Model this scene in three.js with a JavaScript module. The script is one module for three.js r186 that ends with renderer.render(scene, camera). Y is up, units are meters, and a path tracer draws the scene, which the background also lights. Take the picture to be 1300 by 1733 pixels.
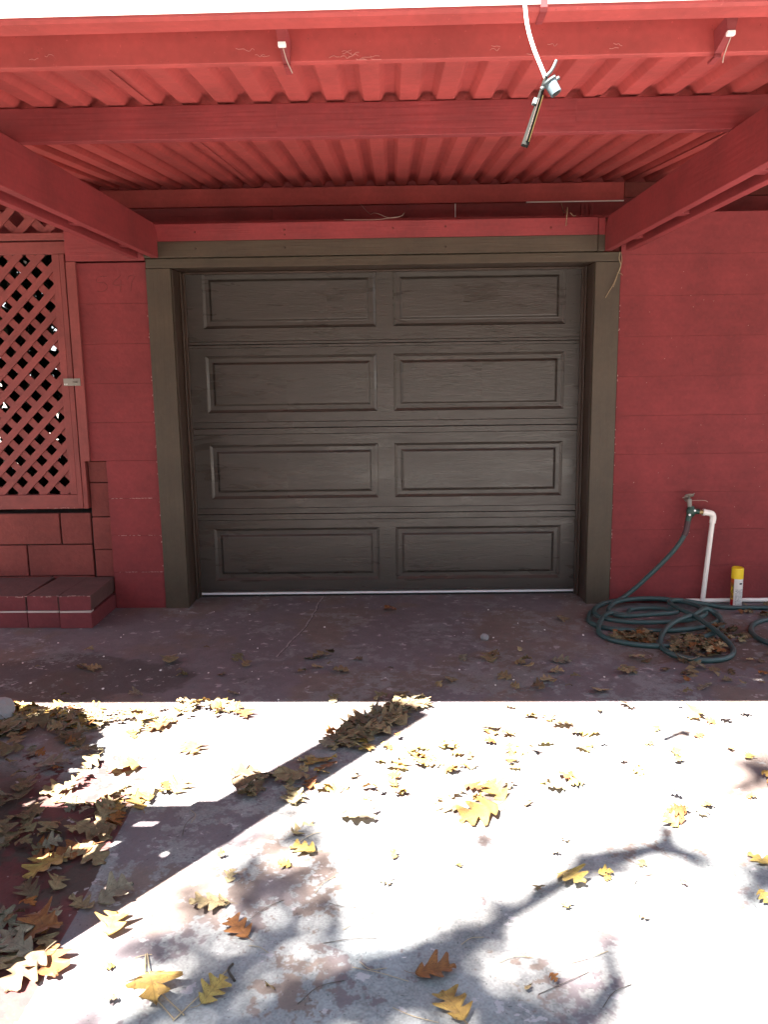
import * as THREE from 'three';
import { RoundedBoxGeometry } from 'three/addons/geometries/RoundedBoxGeometry.js';
import { mergeGeometries } from 'three/addons/utils/BufferGeometryUtils.js';

// ------------------------------------------------------------------ camera, sky, sun, exposure
const scene = new THREE.Scene();
const camera = new THREE.PerspectiveCamera(63.436, 769 / 1024, 0.05, 300);
camera.position.set(0.0542, 1.364, 4.6393);
camera.rotation.order = 'YXZ';
camera.rotation.set(-0.17351, 0.01357, -0.01384);
scene.add(camera);

const renderer = new THREE.WebGLRenderer({ antialias: true });
renderer.setSize(769, 1024);
renderer.toneMapping = THREE.LinearToneMapping;
renderer.toneMappingExposure = 15.6;
const SKY = 0.20;
renderer.shadowMap.enabled = true;
renderer.shadowMap.type = THREE.PCFSoftShadowMap;

const SUN = new THREE.Vector3(-0.3176, 0.8368, 0.4463).normalize();
{
  // a clear pale sky, a little whiter towards the horizon
  const w = 256, h = 128, d = new Float32Array(w * h * 4);
  for (let j = 0; j < h; j++) for (let i = 0; i < w; i++) {
    const el = ((j + 0.5) / h - 0.5) * Math.PI, k = Math.pow(Math.max(0, Math.sin(Math.max(el, 0))), 0.55), q = (j * w + i) * 4;
    d[q] = SKY * (0.80 - 0.44 * k); d[q + 1] = SKY * (0.84 - 0.34 * k); d[q + 2] = SKY * (0.86 - 0.18 * k); d[q + 3] = 1;
  }
  const t = new THREE.DataTexture(d, w, h, THREE.RGBAFormat, THREE.FloatType);
  t.mapping = THREE.EquirectangularReflectionMapping; t.colorSpace = THREE.LinearSRGBColorSpace; t.magFilter = THREE.LinearFilter; t.needsUpdate = true;
  scene.background = t; scene.environment = t;
}

const sun = new THREE.DirectionalLight(0xfff8ef, 5);
sun.position.copy(SUN).multiplyScalar(20);
sun.castShadow = true;
sun.shadow.radius = 1;
sun.shadow.mapSize.set(4096, 4096);
Object.assign(sun.shadow.camera, { left: -9, right: 9, top: 9, bottom: -9, near: 1, far: 60 });
scene.add(sun, sun.target);

// ------------------------------------------------------------------ helpers
function rngOf(seed) { let s = seed >>> 0; return () => { s = (s + 0x6d2b79f5) >>> 0; let t = s; t = Math.imul(t ^ (t >>> 15), t | 1); t ^= t + Math.imul(t ^ (t >>> 7), t | 61); return ((t ^ (t >>> 14)) >>> 0) / 4294967296; }; }
const rnd = rngOf(7);
const rr = (a, b, r = rnd) => a + (b - a) * r();
const clamp = (v, a = 0, b = 1) => Math.min(b, Math.max(a, v));
const sstep = (a, b, v) => { const t = clamp((v - a) / (b - a)); return t * t * (3 - 2 * t); };
const lerp = (a, b, t) => a + (b - a) * t;
function hash(x, y, s) { let h = Math.imul(x, 374761393) + Math.imul(y, 668265263) + Math.imul(s, 982451653); h = Math.imul(h ^ (h >>> 13), 1274126177); return ((h ^ (h >>> 16)) >>> 0) / 4294967296; }
function vn(x, y, s, p = 0) {                                        // value noise, repeating every p cells when p > 0
  const xi = Math.floor(x), yi = Math.floor(y), fx = x - xi, fy = y - yi, u = fx * fx * (3 - 2 * fx), v = fy * fy * (3 - 2 * fy);
  const w = p ? (k) => ((k % p) + p) % p : (k) => k, x0 = w(xi), x1 = w(xi + 1), y0 = w(yi), y1 = w(yi + 1);
  return lerp(lerp(hash(x0, y0, s), hash(x1, y0, s), u), lerp(hash(x0, y1, s), hash(x1, y1, s), u), v);
}
function fbm(x, y, s, oct = 4, p = 0) { let a = 0, w = 0.5, t = 0; for (let i = 0; i < oct; i++) { a += w * vn(x, y, s + i * 17, p); t += w; w *= 0.5; x *= 2; y *= 2; p *= 2; } return a / t; }
function tex(w, h, fn, srgb, repeat = true) {
  const d = new Uint8Array(w * h * 4);
  for (let j = 0; j < h; j++) for (let i = 0; i < w; i++) {
    const c = fn((i + 0.5) / w, (j + 0.5) / h), k = (j * w + i) * 4;
    if (typeof c === 'number') d[k] = d[k + 1] = d[k + 2] = clamp(c) * 255; else { d[k] = clamp(c[0]) * 255; d[k + 1] = clamp(c[1]) * 255; d[k + 2] = clamp(c[2]) * 255; }
    d[k + 3] = 255;
  }
  const t = new THREE.DataTexture(d, w, h, THREE.RGBAFormat);
  t.magFilter = THREE.LinearFilter; t.minFilter = THREE.LinearMipmapLinearFilter; t.generateMipmaps = true;
  t.wrapS = t.wrapT = repeat ? THREE.RepeatWrapping : THREE.ClampToEdgeWrapping;
  if (srgb) t.colorSpace = THREE.SRGBColorSpace;
  t.needsUpdate = true;
  return t;
}
const toS = (c) => c <= 0.0031308 ? c * 12.92 : 1.055 * c ** (1 / 2.4) - 0.055;
const lin = (r, g, b) => new THREE.Color().setRGB(r, g, b);

const used = {};
function numbered(name) { const n = used[name] ?? 0; used[name] = n + 1; return n ? `${name}_${String(n).padStart(3, '0')}` : name; }
function tag(o, label, category, group) { o.userData.label = label; o.userData.category = category; if (group) o.userData.group = group; return o; }
function thing(name, label, category, [x, y, z] = [0, 0, 0], group) { const g = new THREE.Group(); g.name = numbered(name); g.position.set(x, y, z); scene.add(g); return tag(g, label, category, group); }
function mesh(name, geo, mat, parent, label) {
  const m = new THREE.Mesh(geo, mat); m.name = parent === scene ? numbered(name) : name; m.castShadow = m.receiveShadow = true; parent.add(m);
  if (label) m.userData.label = label;
  return m;
}
function boxUV(g, ox = rnd() * 3, oy = rnd() * 3, swap = false) {    // uv in metres, by the way each face points
  if (g.index) g = g.toNonIndexed();
  const p = g.attributes.position, n = g.attributes.normal, uv = new Float32Array(p.count * 2);
  for (let i = 0; i < p.count; i++) {
    const ax = Math.abs(n.getX(i)), ay = Math.abs(n.getY(i)), az = Math.abs(n.getZ(i));
    let u, v;
    if (az >= ax && az >= ay) { u = p.getX(i); v = p.getY(i); } else if (ay >= ax) { u = p.getX(i); v = p.getZ(i); } else { u = p.getZ(i); v = p.getY(i); }
    if (swap) [u, v] = [v, u];
    uv[2 * i] = u + ox; uv[2 * i + 1] = v + oy;
  }
  g.setAttribute('uv', new THREE.BufferAttribute(uv, 2));
  return g;
}
// a board from corner to corner, edges eased
function board(x0, x1, y0, y1, z0, z1, r = 0.002, swap = false, ox = rnd() * 3, oy = rnd() * 3) {
  const w = x1 - x0, h = y1 - y0, d = z1 - z0;
  const g = new RoundedBoxGeometry(w, h, d, 1, Math.min(r, w * 0.3, h * 0.3, d * 0.3));
  g.translate((x0 + x1) / 2, (y0 + y1) / 2, (z0 + z1) / 2);
  return boxUV(g, ox, oy, swap);
}
function strip(g) { const o = g.index ? g.toNonIndexed() : g; for (const k of Object.keys(o.attributes)) if (!['position', 'normal', 'uv'].includes(k)) o.deleteAttribute(k); return o; }
const merge = (list) => mergeGeometries(list.map(strip));
function tube(pts, r, seg = 40, rad = 8, closed = false) { return new THREE.TubeGeometry(new THREE.CatmullRomCurve3(pts.map((p) => new THREE.Vector3(...p)), closed, 'centripetal'), seg, r, rad, closed); }
function cyl(r0, r1, h, seg = 20) { return new THREE.CylinderGeometry(r0, r1, h, seg); }
function between(a, b, r0, r1 = r0, seg = 14) {
  const A = new THREE.Vector3(...a), B = new THREE.Vector3(...b), d = B.clone().sub(A), g = new THREE.CylinderGeometry(r1, r0, d.length(), seg);
  g.applyQuaternion(new THREE.Quaternion().setFromUnitVectors(new THREE.Vector3(0, 1, 0), d.normalize()));
  g.translate((A.x + B.x) / 2, (A.y + B.y) / 2, (A.z + B.z) / 2);
  return g;
}

// ------------------------------------------------------------------ materials
// paint: patchy tone, small chips and scuffs (1 m tiles); bumps: brush grain, roller stipple, embossed grain
const tPaint = tex(1024, 1024, (u, v) => {
  let c = 0.82 + 0.20 * fbm(u * 6, v * 6, 3, 5, 6) + 0.10 * (fbm(u * 64, v * 64, 9, 3, 64) - 0.5) + 0.07 * (fbm(u * 3, v * 40, 13, 3, 0) - 0.5);
  const chip = vn(u * 110, v * 110, 31, 110) * 0.65 + vn(u * 330, v * 330, 32, 330) * 0.35;
  let r = c, g = c, b = c;
  if (chip > 0.88) { r = c * 1.12; g = c * 1.3; b = c * 1.25; }
  if (chip < 0.09) { r *= 0.78; g *= 0.8; b *= 0.8; }
  return [r * 0.93, g * 0.9, b * 0.9];
}, true);
const bStipple = tex(512, 512, (u, v) => 0.45 * fbm(u * 90, v * 90, 41, 3, 90) + 0.4 * fbm(u * 22, v * 22, 44, 3, 22) + 0.3 * fbm(u * 5, v * 5, 45, 2, 5), false);
const bWood = tex(512, 512, (u, v) => 0.6 * fbm(u * 4, v * 90, 51, 3, 0) + 0.4 * vn(u * 10, v * 200, 52), false);
const grain = (u, v, fu, fv, k, o) => fbm(u * fu + 0.9 * fbm(u * 7, v * 9, k + 5, 3) + v * 1.7, v * fv + 2.2 * fbm(u * 6, v * 5, k + 9, 3), k, o);
const tDoor = tex(1024, 512, (u, v) => {
  const streak = grain(u, v, 5, 60, 61, 5), fine = grain(u, v, 30, 180, 62, 3), scuff = sstep(0.62, 0.8, grain(u, v, 4, 18, 66, 5));
  const c = 0.84 + 0.12 * streak + 0.06 * fine;
  return [lerp(c, c * 1.1, scuff), lerp(c, c * 1.09, scuff), lerp(c * 0.99, c * 1.1, scuff)];
}, true);
const rDoor = tex(1024, 512, (u, v) => 0.34 + 0.58 * grain(u, v, 4, 46, 63, 5) + 0.4 * (fbm(u * 4 + v, v * 5, 64, 5) - 0.5), false);
const bDoor = tex(1024, 1024, (u, v) => 0.55 * grain(u, v, 14, 150, 65, 4) + 0.45 * grain(u, v, 40, 420, 67, 2), false);

const M = {};
const paint = (c, o = {}) => new THREE.MeshStandardMaterial({ color: lin(...c), map: tPaint, roughness: 0.62, bumpMap: bWood, bumpScale: 0.0012, ...o });
M.redWoodShade = paint([0.30, 0.040, 0.045]);  // roof paint again, with the shade of the beams put into the colour
M.redTrim = paint([0.33, 0.044, 0.050]);
M.redRoof = paint([0.49, 0.077, 0.071], { roughness: 0.7, bumpMap: bStipple, bumpScale: 0.0008 });
M.redBlock = paint([0.255, 0.038, 0.043], { roughness: 0.85, bumpMap: bStipple, bumpScale: 0.0022 });
M.redBlockDark = paint([0.25, 0.058, 0.050], { roughness: 0.88, bumpMap: bStipple, bumpScale: 0.003 });
M.redGate = paint([0.29, 0.062, 0.056], { roughness: 0.7 });
M.redStep = paint([0.22, 0.042, 0.050], { roughness: 0.85, bumpMap: bStipple, bumpScale: 0.003 });
M.stepTop = paint([0.15, 0.075, 0.070], { roughness: 0.85, bumpMap: bStipple, bumpScale: 0.003 });
M.mortar = new THREE.MeshStandardMaterial({ color: lin(0.55, 0.45, 0.42), roughness: 0.95, bumpMap: bStipple, bumpScale: 0.002 });
M.brown = paint([0.078, 0.060, 0.037], { roughness: 0.6 });
M.brownDark = paint([0.06, 0.036, 0.024], { roughness: 0.5 });
M.door = new THREE.MeshStandardMaterial({ color: lin(0.058, 0.048, 0.043), map: tDoor, roughness: 0.52, roughnessMap: rDoor, bumpMap: bDoor, bumpScale: 0.0009 });
M.zinc = new THREE.MeshPhysicalMaterial({ color: lin(0.09, 0.105, 0.11), roughness: 0.8, specularIntensity: 0.3 });
M.alu = new THREE.MeshStandardMaterial({ color: lin(0.86, 0.87, 0.88), roughness: 0.42, metalness: 0.15 });
M.rubber = new THREE.MeshStandardMaterial({ color: lin(0.012, 0.012, 0.012), roughness: 0.8 });
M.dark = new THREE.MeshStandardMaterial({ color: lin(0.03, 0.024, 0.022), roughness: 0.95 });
M.white = new THREE.MeshStandardMaterial({ color: lin(0.80, 0.79, 0.77), roughness: 0.55 });
M.pvc = new THREE.MeshStandardMaterial({ color: lin(0.83, 0.80, 0.76), roughness: 0.35 });
M.steel = new THREE.MeshStandardMaterial({ color: lin(0.26, 0.24, 0.21), roughness: 0.5, metalness: 0.6 });
M.faded = paint([0.72, 0.50, 0.47], { bumpMap: bStipple, bumpScale: 0.0008 });
M.brass = new THREE.MeshStandardMaterial({ color: lin(0.5, 0.36, 0.18), roughness: 0.45, metalness: 0.8 });
M.hose = new THREE.MeshStandardMaterial({ color: lin(0.036, 0.075, 0.075), roughness: 0.5, bumpMap: bStipple, bumpScale: 0.0006 });
M.green = new THREE.MeshStandardMaterial({ color: lin(0.012, 0.05, 0.038), roughness: 0.4 });
M.maroon = new THREE.MeshStandardMaterial({ color: lin(0.06, 0.025, 0.03), roughness: 0.6 });
M.bark = new THREE.MeshStandardMaterial({ color: lin(0.12, 0.10, 0.08), roughness: 0.95, bumpMap: bStipple, bumpScale: 0.01 });
M.timber = new THREE.MeshStandardMaterial({ color: lin(0.26, 0.19, 0.13), roughness: 0.9, bumpMap: bWood, bumpScale: 0.002 });
M.straw = new THREE.MeshStandardMaterial({ color: lin(0.30, 0.23, 0.14), roughness: 0.9 });
M.web = new THREE.MeshStandardMaterial({ color: lin(0.36, 0.27, 0.23), roughness: 0.9 });

// ------------------------------------------------------------------ ground and driveway
// painted concrete: the dark red-purple paint is worn through to pale concrete in patches; red paint is left whole along the left side
const DX = -2.4, DZ = -0.35, DW = 4.8;
const tDrive = tex(2048, 2048, (u, v) => {
  const x = DX + u * DW, z = DZ + v * DW;
  const big = fbm(x * 1.3 + 9, z * 1.3 + 4, 71, 5), mid = fbm(x * 5 + 3, z * 5 + 8, 72, 5), fine = fbm(x * 26, z * 26, 73, 4), grit = vn(x * 260, z * 260, 74);
  const joint = -0.79 + 0.02 * (z - 2.3) * 5 * 0.4 + 0.015 * (fbm(z * 8, 1, 78, 3) - 0.5);
  const left = sstep(1.9, 2.15, z + 0.3 * (mid - 0.5)) * (x < joint ? 1 : 0);
  const open = sstep(1.0, 2.7, z + 2.4 * (big - 0.5));               // walked on and weathered beyond the roof
  const flake = fbm(x * 70, z * 70, 84, 3), wear = mid * 0.42 + big * 0.35 + fine * 0.30 + flake * 0.22 - 0.21 + grit * 0.04;
  let w = sstep(0.505 - 0.10 * open, 0.535 - 0.085 * open, wear);
  w = Math.max(w * (0.45 + 0.55 * open), 0.75 * sstep(0.74, 0.80, fine * 0.6 + mid * 0.45 - 0.05 + grit * 0.06));
  w *= 1 - left;
  // paint that is left, in two tones
  const tone = fbm(x * 2.2 + 20, z * 2.2, 75, 4), k = 0.82 + 0.3 * fine + 0.14 * (grit - 0.5);
  let r = lerp(0.128, 0.174, tone) * k, g = lerp(0.106, 0.150, tone) * k, b = lerp(0.112, 0.160, tone) * k;
  const brn = sstep(0.45, 0.62, fbm(x * 3.4 + 40, z * 3.4, 88, 5)); r *= lerp(0.92, 0.98, brn); g *= lerp(0.92, 0.90, brn); b *= lerp(0.94, 0.76, brn);
  if (left) { const dirt = sstep(0.44, 0.56, mid * 0.5 + fine * 0.5); r = lerp(0.100, 0.058, dirt) * k; g = lerp(0.031, 0.038, dirt) * k; b = lerp(0.031, 0.032, dirt) * k; }
  // old oil stain by the left step and leaf dirt by the hose
  const stain = sstep(0.52, 0.6, 0.5 + 0.5 * (1 - Math.hypot((x + 1.45) / 0.75, (z - 1.12) / 0.30)) + 0.5 * (mid - 0.5) + 0.12 * (fine - 0.5));
  r = lerp(r, 0.036 * k, stain * 0.6); g = lerp(g, 0.031 * k, stain * 0.6); b = lerp(b, 0.027 * k, stain * 0.6);
  const soil = sstep(0.46, 0.58, 0.45 + 0.5 * (1 - Math.hypot((x - 1.62) / 0.55, (z - 0.72) / 0.42)) + 0.5 * (fine - 0.5) + 0.3 * (mid - 0.5));
  r = lerp(r, 0.085 * k, soil * 0.8); g = lerp(g, 0.055 * k, soil * 0.8); b = lerp(b, 0.042 * k, soil * 0.8);
  // bare concrete, cool grey with pores
  const bounceApron = sstep(3.16, 3.30, z + 0.12 * (mid - 0.5)), c = lerp(0.135 + 0.115 * fbm(x * 9, z * 9, 76, 4) + 0.09 * (grit - 0.5) + 0.09 * (fine - 0.5), 0.20, bounceApron); w = Math.max(w, bounceApron * (left ? 0 : 1));  // unseen paint-free strip near the camera, added to bounce light under the roof
  const cool = fbm(x * 3.1, z * 3.1, 87, 3); r = lerp(r, c * lerp(0.90, 1.04, cool), w); g = lerp(g, c * 1.0, w); b = lerp(b, c * lerp(1.06, 0.98, cool), w);
  if (vn(x * 150, z * 150, 77) > 0.955) { r *= 0.45; g *= 0.45; b *= 0.45; }
  // light scrapes and spilt paint specks
  const sc = fbm(x * 24 + z * 9, z * 34 - x * 6, 79, 4);
  if (sc > 0.745 && fine > 0.5) { r = lerp(r, 0.36, 0.7); g = lerp(g, 0.33, 0.7); b = lerp(b, 0.34, 0.7); }
  if (vn(x * 75, z * 75, 80) > 0.992) { r = 0.6; g = 0.58; b = 0.56; }
  // a crack running out from the door
  const cx = -0.40 - 0.085 * (z + 0.05) - 0.10 * Math.max(0, z - 0.4) + 0.02 * (fbm(z * 14, 3, 85, 3) - 0.5);
  if (z < 0.85 && Math.abs(x - cx) < 0.0035 * (0.5 + vn(z * 60, 5, 86))) { r = 0.27; g = 0.24; b = 0.24; }
  else if (z < 0.85 && Math.abs(x - cx - 0.005) < 0.003) { r *= 0.35; g *= 0.35; b *= 0.35; }
  return [toS(r), toS(g), toS(b)];
}, true, false);
const bDrive = tex(1024, 1024, (u, v) => 0.4 * fbm(u * 120, v * 120, 81, 3, 120) + 0.4 * fbm(u * 30, v * 30, 82, 3, 30) + 0.25 * fbm(u * 8, v * 8, 83, 2, 8), false);
bDrive.repeat.set(4.8 / 1.2, 4.8 / 1.2);
M.drive = new THREE.MeshStandardMaterial({ map: tDrive, roughness: 0.86, bumpMap: bDrive, bumpScale: 0.003 });
{
  const g = new THREE.PlaneGeometry(DW, DW); g.rotateX(-Math.PI / 2); g.translate(DX + DW / 2, 0, DZ + DW / 2);
  const uv = g.attributes.uv, p = g.attributes.position;
  for (let i = 0; i < uv.count; i++) uv.setXY(i, (p.getX(i) - DX) / DW, (p.getZ(i) - DZ) / DW);
  mesh('driveway', g, M.drive, scene).userData.kind = 'structure';
  const tG = tex(512, 512, (u, v) => { const a = fbm(u * 6, v * 6, 91, 4, 6), f = fbm(u * 60, v * 60, 92, 3, 60), k = 0.75 + 0.5 * f; return [toS(lerp(0.13, 0.17, a) * k), toS(lerp(0.11, 0.155, a) * k), toS(lerp(0.09, 0.14, a) * k)]; }, true);
  const gg = new THREE.PlaneGeometry(240, 240, 1, 1); gg.rotateX(-Math.PI / 2); gg.translate(0, -0.006, 0);
  for (let i = 0; i < 4; i++) gg.attributes.uv.setXY(i, gg.attributes.uv.getX(i) * 80, gg.attributes.uv.getY(i) * 80);
  mesh('ground', gg, new THREE.MeshStandardMaterial({ map: tG, roughness: 0.95 }), scene).userData.kind = 'structure';
}

// ------------------------------------------------------------------ garage building
const CH = 0.2155;                                                    // block course height
const bld = thing('garage_building', 'dark red painted block garage front with brown door surround', 'building');
{
  // right wall: ten block courses on a core
  const core = mesh('wall', board(1.287, 5.2, 0, 2.13, -0.30, -0.012, 0.001), M.redBlockDark, bld, 'smooth red block wall right of the door');
  for (let k = 0; k < 10; k++) {
    const z = 0.0008 * (hash(k, 3, 5) - 0.5);
    mesh('block_course', board(1.287, 5.2, k * CH + 0.0003, (k + 1) * CH - 0.0003, -0.06, z, 0.0009, false, 0.3, 0.7), M.redBlock, core);
  }
  // left pillar
  const pil = mesh('pillar', board(-1.70, -1.285, 0, 2.13, -0.30, -0.07, 0.001), M.redBlockDark, bld, 'red block pillar left of the door');
  for (let k = 0; k < 9; k++) {
    const top = Math.min((k + 1) * CH - 0.0004, 1.946);
    mesh('block', board(k < 4 ? -1.578 + 0.004 * hash(k, 1, 9) : -1.668, -1.285, k * CH + 0.0004, top, -0.072, 0.001 * (hash(k, 7, 5) - 0.5), 0.0014, false, 0.3, 0.7), M.redBlock, pil);
  }
  const ys = [0, 0.18, 0.342, 0.535, 0.734, 0.858];
  for (let k = 0; k < 5; k++) mesh('block', board(-1.694, -1.582, ys[k] + 0.002, ys[k + 1] - 0.002, -0.069, -0.036 - 0.003 * (k % 2), 0.004), M.redBlockDark, pil);
  mesh('header_board', board(-1.714, -1.285, 1.948, 2.15, -0.06, 0.013, 0.002), M.redWoodShade, bld);
  // the painted-over house number scratched into the pillar
    const numM = paint([0.20, 0.035, 0.035]), stroke = (...ls) => mesh('numeral', merge(ls.map((pts) => tube(pts.map(([a, b]) => [a, b, 0.0006]), 0.0014, 14, 5))), numM, pil);
  stroke([[-1.50, 1.868], [-1.555, 1.862], [-1.556, 1.835], [-1.520, 1.838], [-1.500, 1.815], [-1.520, 1.790], [-1.560, 1.788]]);
  stroke([[-1.425, 1.872], [-1.470, 1.825], [-1.408, 1.822]], [[-1.424, 1.852], [-1.430, 1.786]]);
  stroke([[-1.388, 1.846], [-1.384, 1.864], [-1.345, 1.872], [-1.366, 1.835], [-1.374, 1.790]]);
  // low wall below the gate, two courses shown
  const low = mesh('wall', board(-3.6, -1.70, 0, 0.55, -0.22, -0.062, 0.001), M.dark, bld, 'low block wall below the lattice gate');
  const rows = [[0, 0.183, [-3.5, -2.35, -1.96, -1.702]], [0.187, 0.371, [-3.5, -2.50, -2.088, -1.702]], [0.376, 0.558, [-3.5, -2.32, -1.884, -1.702]]];
  for (const [y0, y1, xs] of rows) for (let i = 0; i < xs.length - 1; i++) mesh('block', board(xs[i] + 0.004, xs[i + 1] - 0.004, y0, y1, -0.07, -0.045 + 0.004 * hash(i, 2, Math.round(y0 * 90)), 0.005), M.redBlockDark, low);
  // shelf on top of the walls and the set-back upper wall
  mesh('wall_top', board(-1.70, 5.2, 2.131, 2.147, -0.52, -0.004, 0.002), M.redWoodShade, bld);
  const up = mesh('upper_wall', board(-2.64, 5.2, 2.10, 2.598, -0.62, -0.54, 0.002), M.redTrim, bld);
  for (const x of [-1.9, -0.68, 1.18, 1.23, 2.6]) mesh('batten', board(x, x + 0.022, 2.13, 2.30, -0.539, -0.53, 0.002), M.redWoodShade, up);
  // garage room behind the door and the passage behind the gate
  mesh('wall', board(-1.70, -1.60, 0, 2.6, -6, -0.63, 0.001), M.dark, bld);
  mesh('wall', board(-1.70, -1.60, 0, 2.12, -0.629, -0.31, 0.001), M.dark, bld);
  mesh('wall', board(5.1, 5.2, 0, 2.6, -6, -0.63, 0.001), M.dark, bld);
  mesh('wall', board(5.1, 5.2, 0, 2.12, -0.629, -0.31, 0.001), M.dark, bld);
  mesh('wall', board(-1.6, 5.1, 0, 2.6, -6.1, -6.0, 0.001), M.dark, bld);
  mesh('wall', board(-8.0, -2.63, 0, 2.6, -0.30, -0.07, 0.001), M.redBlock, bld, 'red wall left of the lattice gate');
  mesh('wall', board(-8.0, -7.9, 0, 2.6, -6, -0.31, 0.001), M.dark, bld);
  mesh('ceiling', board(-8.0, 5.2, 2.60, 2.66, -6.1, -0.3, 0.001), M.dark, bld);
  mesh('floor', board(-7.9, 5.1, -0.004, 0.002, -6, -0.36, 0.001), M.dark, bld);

  // brown surround: legs, head, jambs and stops
  const sur = mesh('door_surround', board(-1.282, 1.282, 1.906, 1.9545, -0.03, 0.012, 0.003), M.brown, bld, 'brown board frame round the garage door');
  for (const s of [-1, 1]) {
    const m = (a, b) => s > 0 ? [a, b] : [-b, -a];
    mesh('trim_leg', board(...m(1.150, 1.284), 0, 1.9045, -0.03, 0.010, 0.003, true), M.brown, sur);
    mesh('jamb', board(...m(1.1485, 1.172), 0, 1.905, -0.30, -0.031, 0.002, true), M.brownDark, sur);
    mesh('door_stop', board(...m(1.136, 1.147), 0, 1.903, -0.205, -0.165, 0.003, true), M.brownDark, sur);
    mesh('door_stop', board(...m(1.126, 1.1475), 0, 1.903, -0.221, -0.2065, 0.003, true), M.brownDark, sur);
  }
  mesh('head_jamb', board(-1.147, 1.147, 1.9055, 1.925, -0.30, -0.031, 0.002), M.brownDark, sur);
  mesh('door_stop', board(-1.124, 1.124, 1.893, 1.9045, -0.221, -0.190, 0.003), M.brownDark, sur);
  mesh('wall', board(-1.29, 1.29, 1.93, 2.13, -0.30, -0.032, 0.001), M.redBlockDark, bld);
  // the ledger across the top, lower half brown, upper half red
  const led = mesh('ledger_board', board(-1.282, 1.151, 2.0405, 2.130, -0.03, 0.040, 0.003), M.redTrim, bld);
  mesh('lower_ledger', board(-1.282, 1.151, 1.9575, 2.0400, -0.03, 0.0395, 0.003), M.brown, led);
  mesh('end_block', board(1.154, 1.190, 1.9575, 2.0400, -0.03, 0.036, 0.003), M.brown, led);
  mesh('end_block', board(1.154, 1.190, 2.0405, 2.128, -0.03, 0.036, 0.003), M.redTrim, led);
  for (const [x, y] of [[-1.0, 2.085], [-1.0, 2.0], [-0.52, 2.09], [-0.52, 2.065], [-0.52, 1.998], [0.06, 2.09], [0.34, 2.094], [0.9, 2.08], [0.34, 1.99]]) {
    const g = new THREE.SphereGeometry(0.006, 8, 5); g.scale(1, 1, 0.4); g.translate(x, y, 0.0405); mesh('nail', g, y > 2.04 ? M.redBlockDark : M.brownDark, led);
  }
}

// small chips of missing paint along joints and edges, and pale scrapes on the fascia
{
  const r = rngOf(611), chips = [], chip = (x, y, z, w, h) => { const g = new THREE.BoxGeometry(w, h, 0.0012); g.rotateZ((r() - 0.5) * 0.3); g.translate(x, y, z); chips.push(g); };
  for (let k = 1; k <= 3; k++) for (let i = 0; i < 24; i++) if (r() < 0.75) chip(lerp(-1.565, -1.292, r()), k * CH + (r() - 0.5) * 0.002, 0.0008, 0.004 + 0.014 * r(), 0.0012 + 0.0012 * r());
  for (let i = 0; i < 26; i++) chip(1.2845 + r() * 0.004, 0.15 + r() * 1.6, 0.0112, 0.002 + 0.002 * r(), 0.003 + 0.006 * r());
  for (let i = 0; i < 18; i++) chip(-1.2845 - r() * 0.003, 0.1 + r() * 1.7, 0.0112, 0.002 + 0.002 * r(), 0.003 + 0.006 * r());
  for (let i = 0; i < 40; i++) chip(lerp(1.4, 2.3, r()), lerp(0.1, 1.9, r()), 0.001, 0.0015 + 0.002 * r(), 0.0015 + 0.002 * r());
  for (let i = 0; i < 30; i++) chip(lerp(-2.15, -1.585, r()), 0.1805 - 0.006 * r(), 0.3735, 0.004 + 0.012 * r(), 0.0015 + 0.002 * r());
  for (let i = 0; i < 12; i++) chip(lerp(-2.1, -1.72, r()), 0.592 + 0.004 * r(), -0.0105, 0.004 + 0.008 * r(), 0.002);
  const m = mesh('paint_chips', merge(chips), new THREE.MeshStandardMaterial({ color: lin(0.42, 0.26, 0.24), roughness: 0.9 }), bld); m.userData.kind = 'stuff';
}

// ------------------------------------------------------------------ garage door: four sections, two raised panels each
const door = thing('garage_door', 'dark brown four-section garage door with eight raised panels', 'garage door', [0, 0, -0.224]);
function panelGeo(x0, x1, y0, y1) {
  const rings = [[0, 0], [0.003, -0.004], [0.016, -0.013], [0.036, -0.0135], [0.040, -0.0125], [0.050, -0.004], [0.054, -0.003]], pos = [];
  const rect = ([i, z]) => [[x0 + i, y0 + i, z], [x1 - i, y0 + i, z], [x1 - i, y1 - i, z], [x0 + i, y1 - i, z]];
  for (let k = 0; k < rings.length - 1; k++) {
    const A = rect(rings[k]), B = rect(rings[k + 1]);
    for (let j = 0; j < 4; j++) { const l = (j + 1) % 4; pos.push(...A[j], ...A[l], ...B[l], ...A[j], ...B[l], ...B[j]); }
  }
  const F = rect(rings[rings.length - 1]); pos.push(...F[0], ...F[1], ...F[2], ...F[0], ...F[2], ...F[3]);
  const g = new THREE.BufferGeometry(); g.setAttribute('position', new THREE.Float32BufferAttribute(pos, 3)); g.computeVertexNormals();
  return boxUV(g);
}
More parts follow.
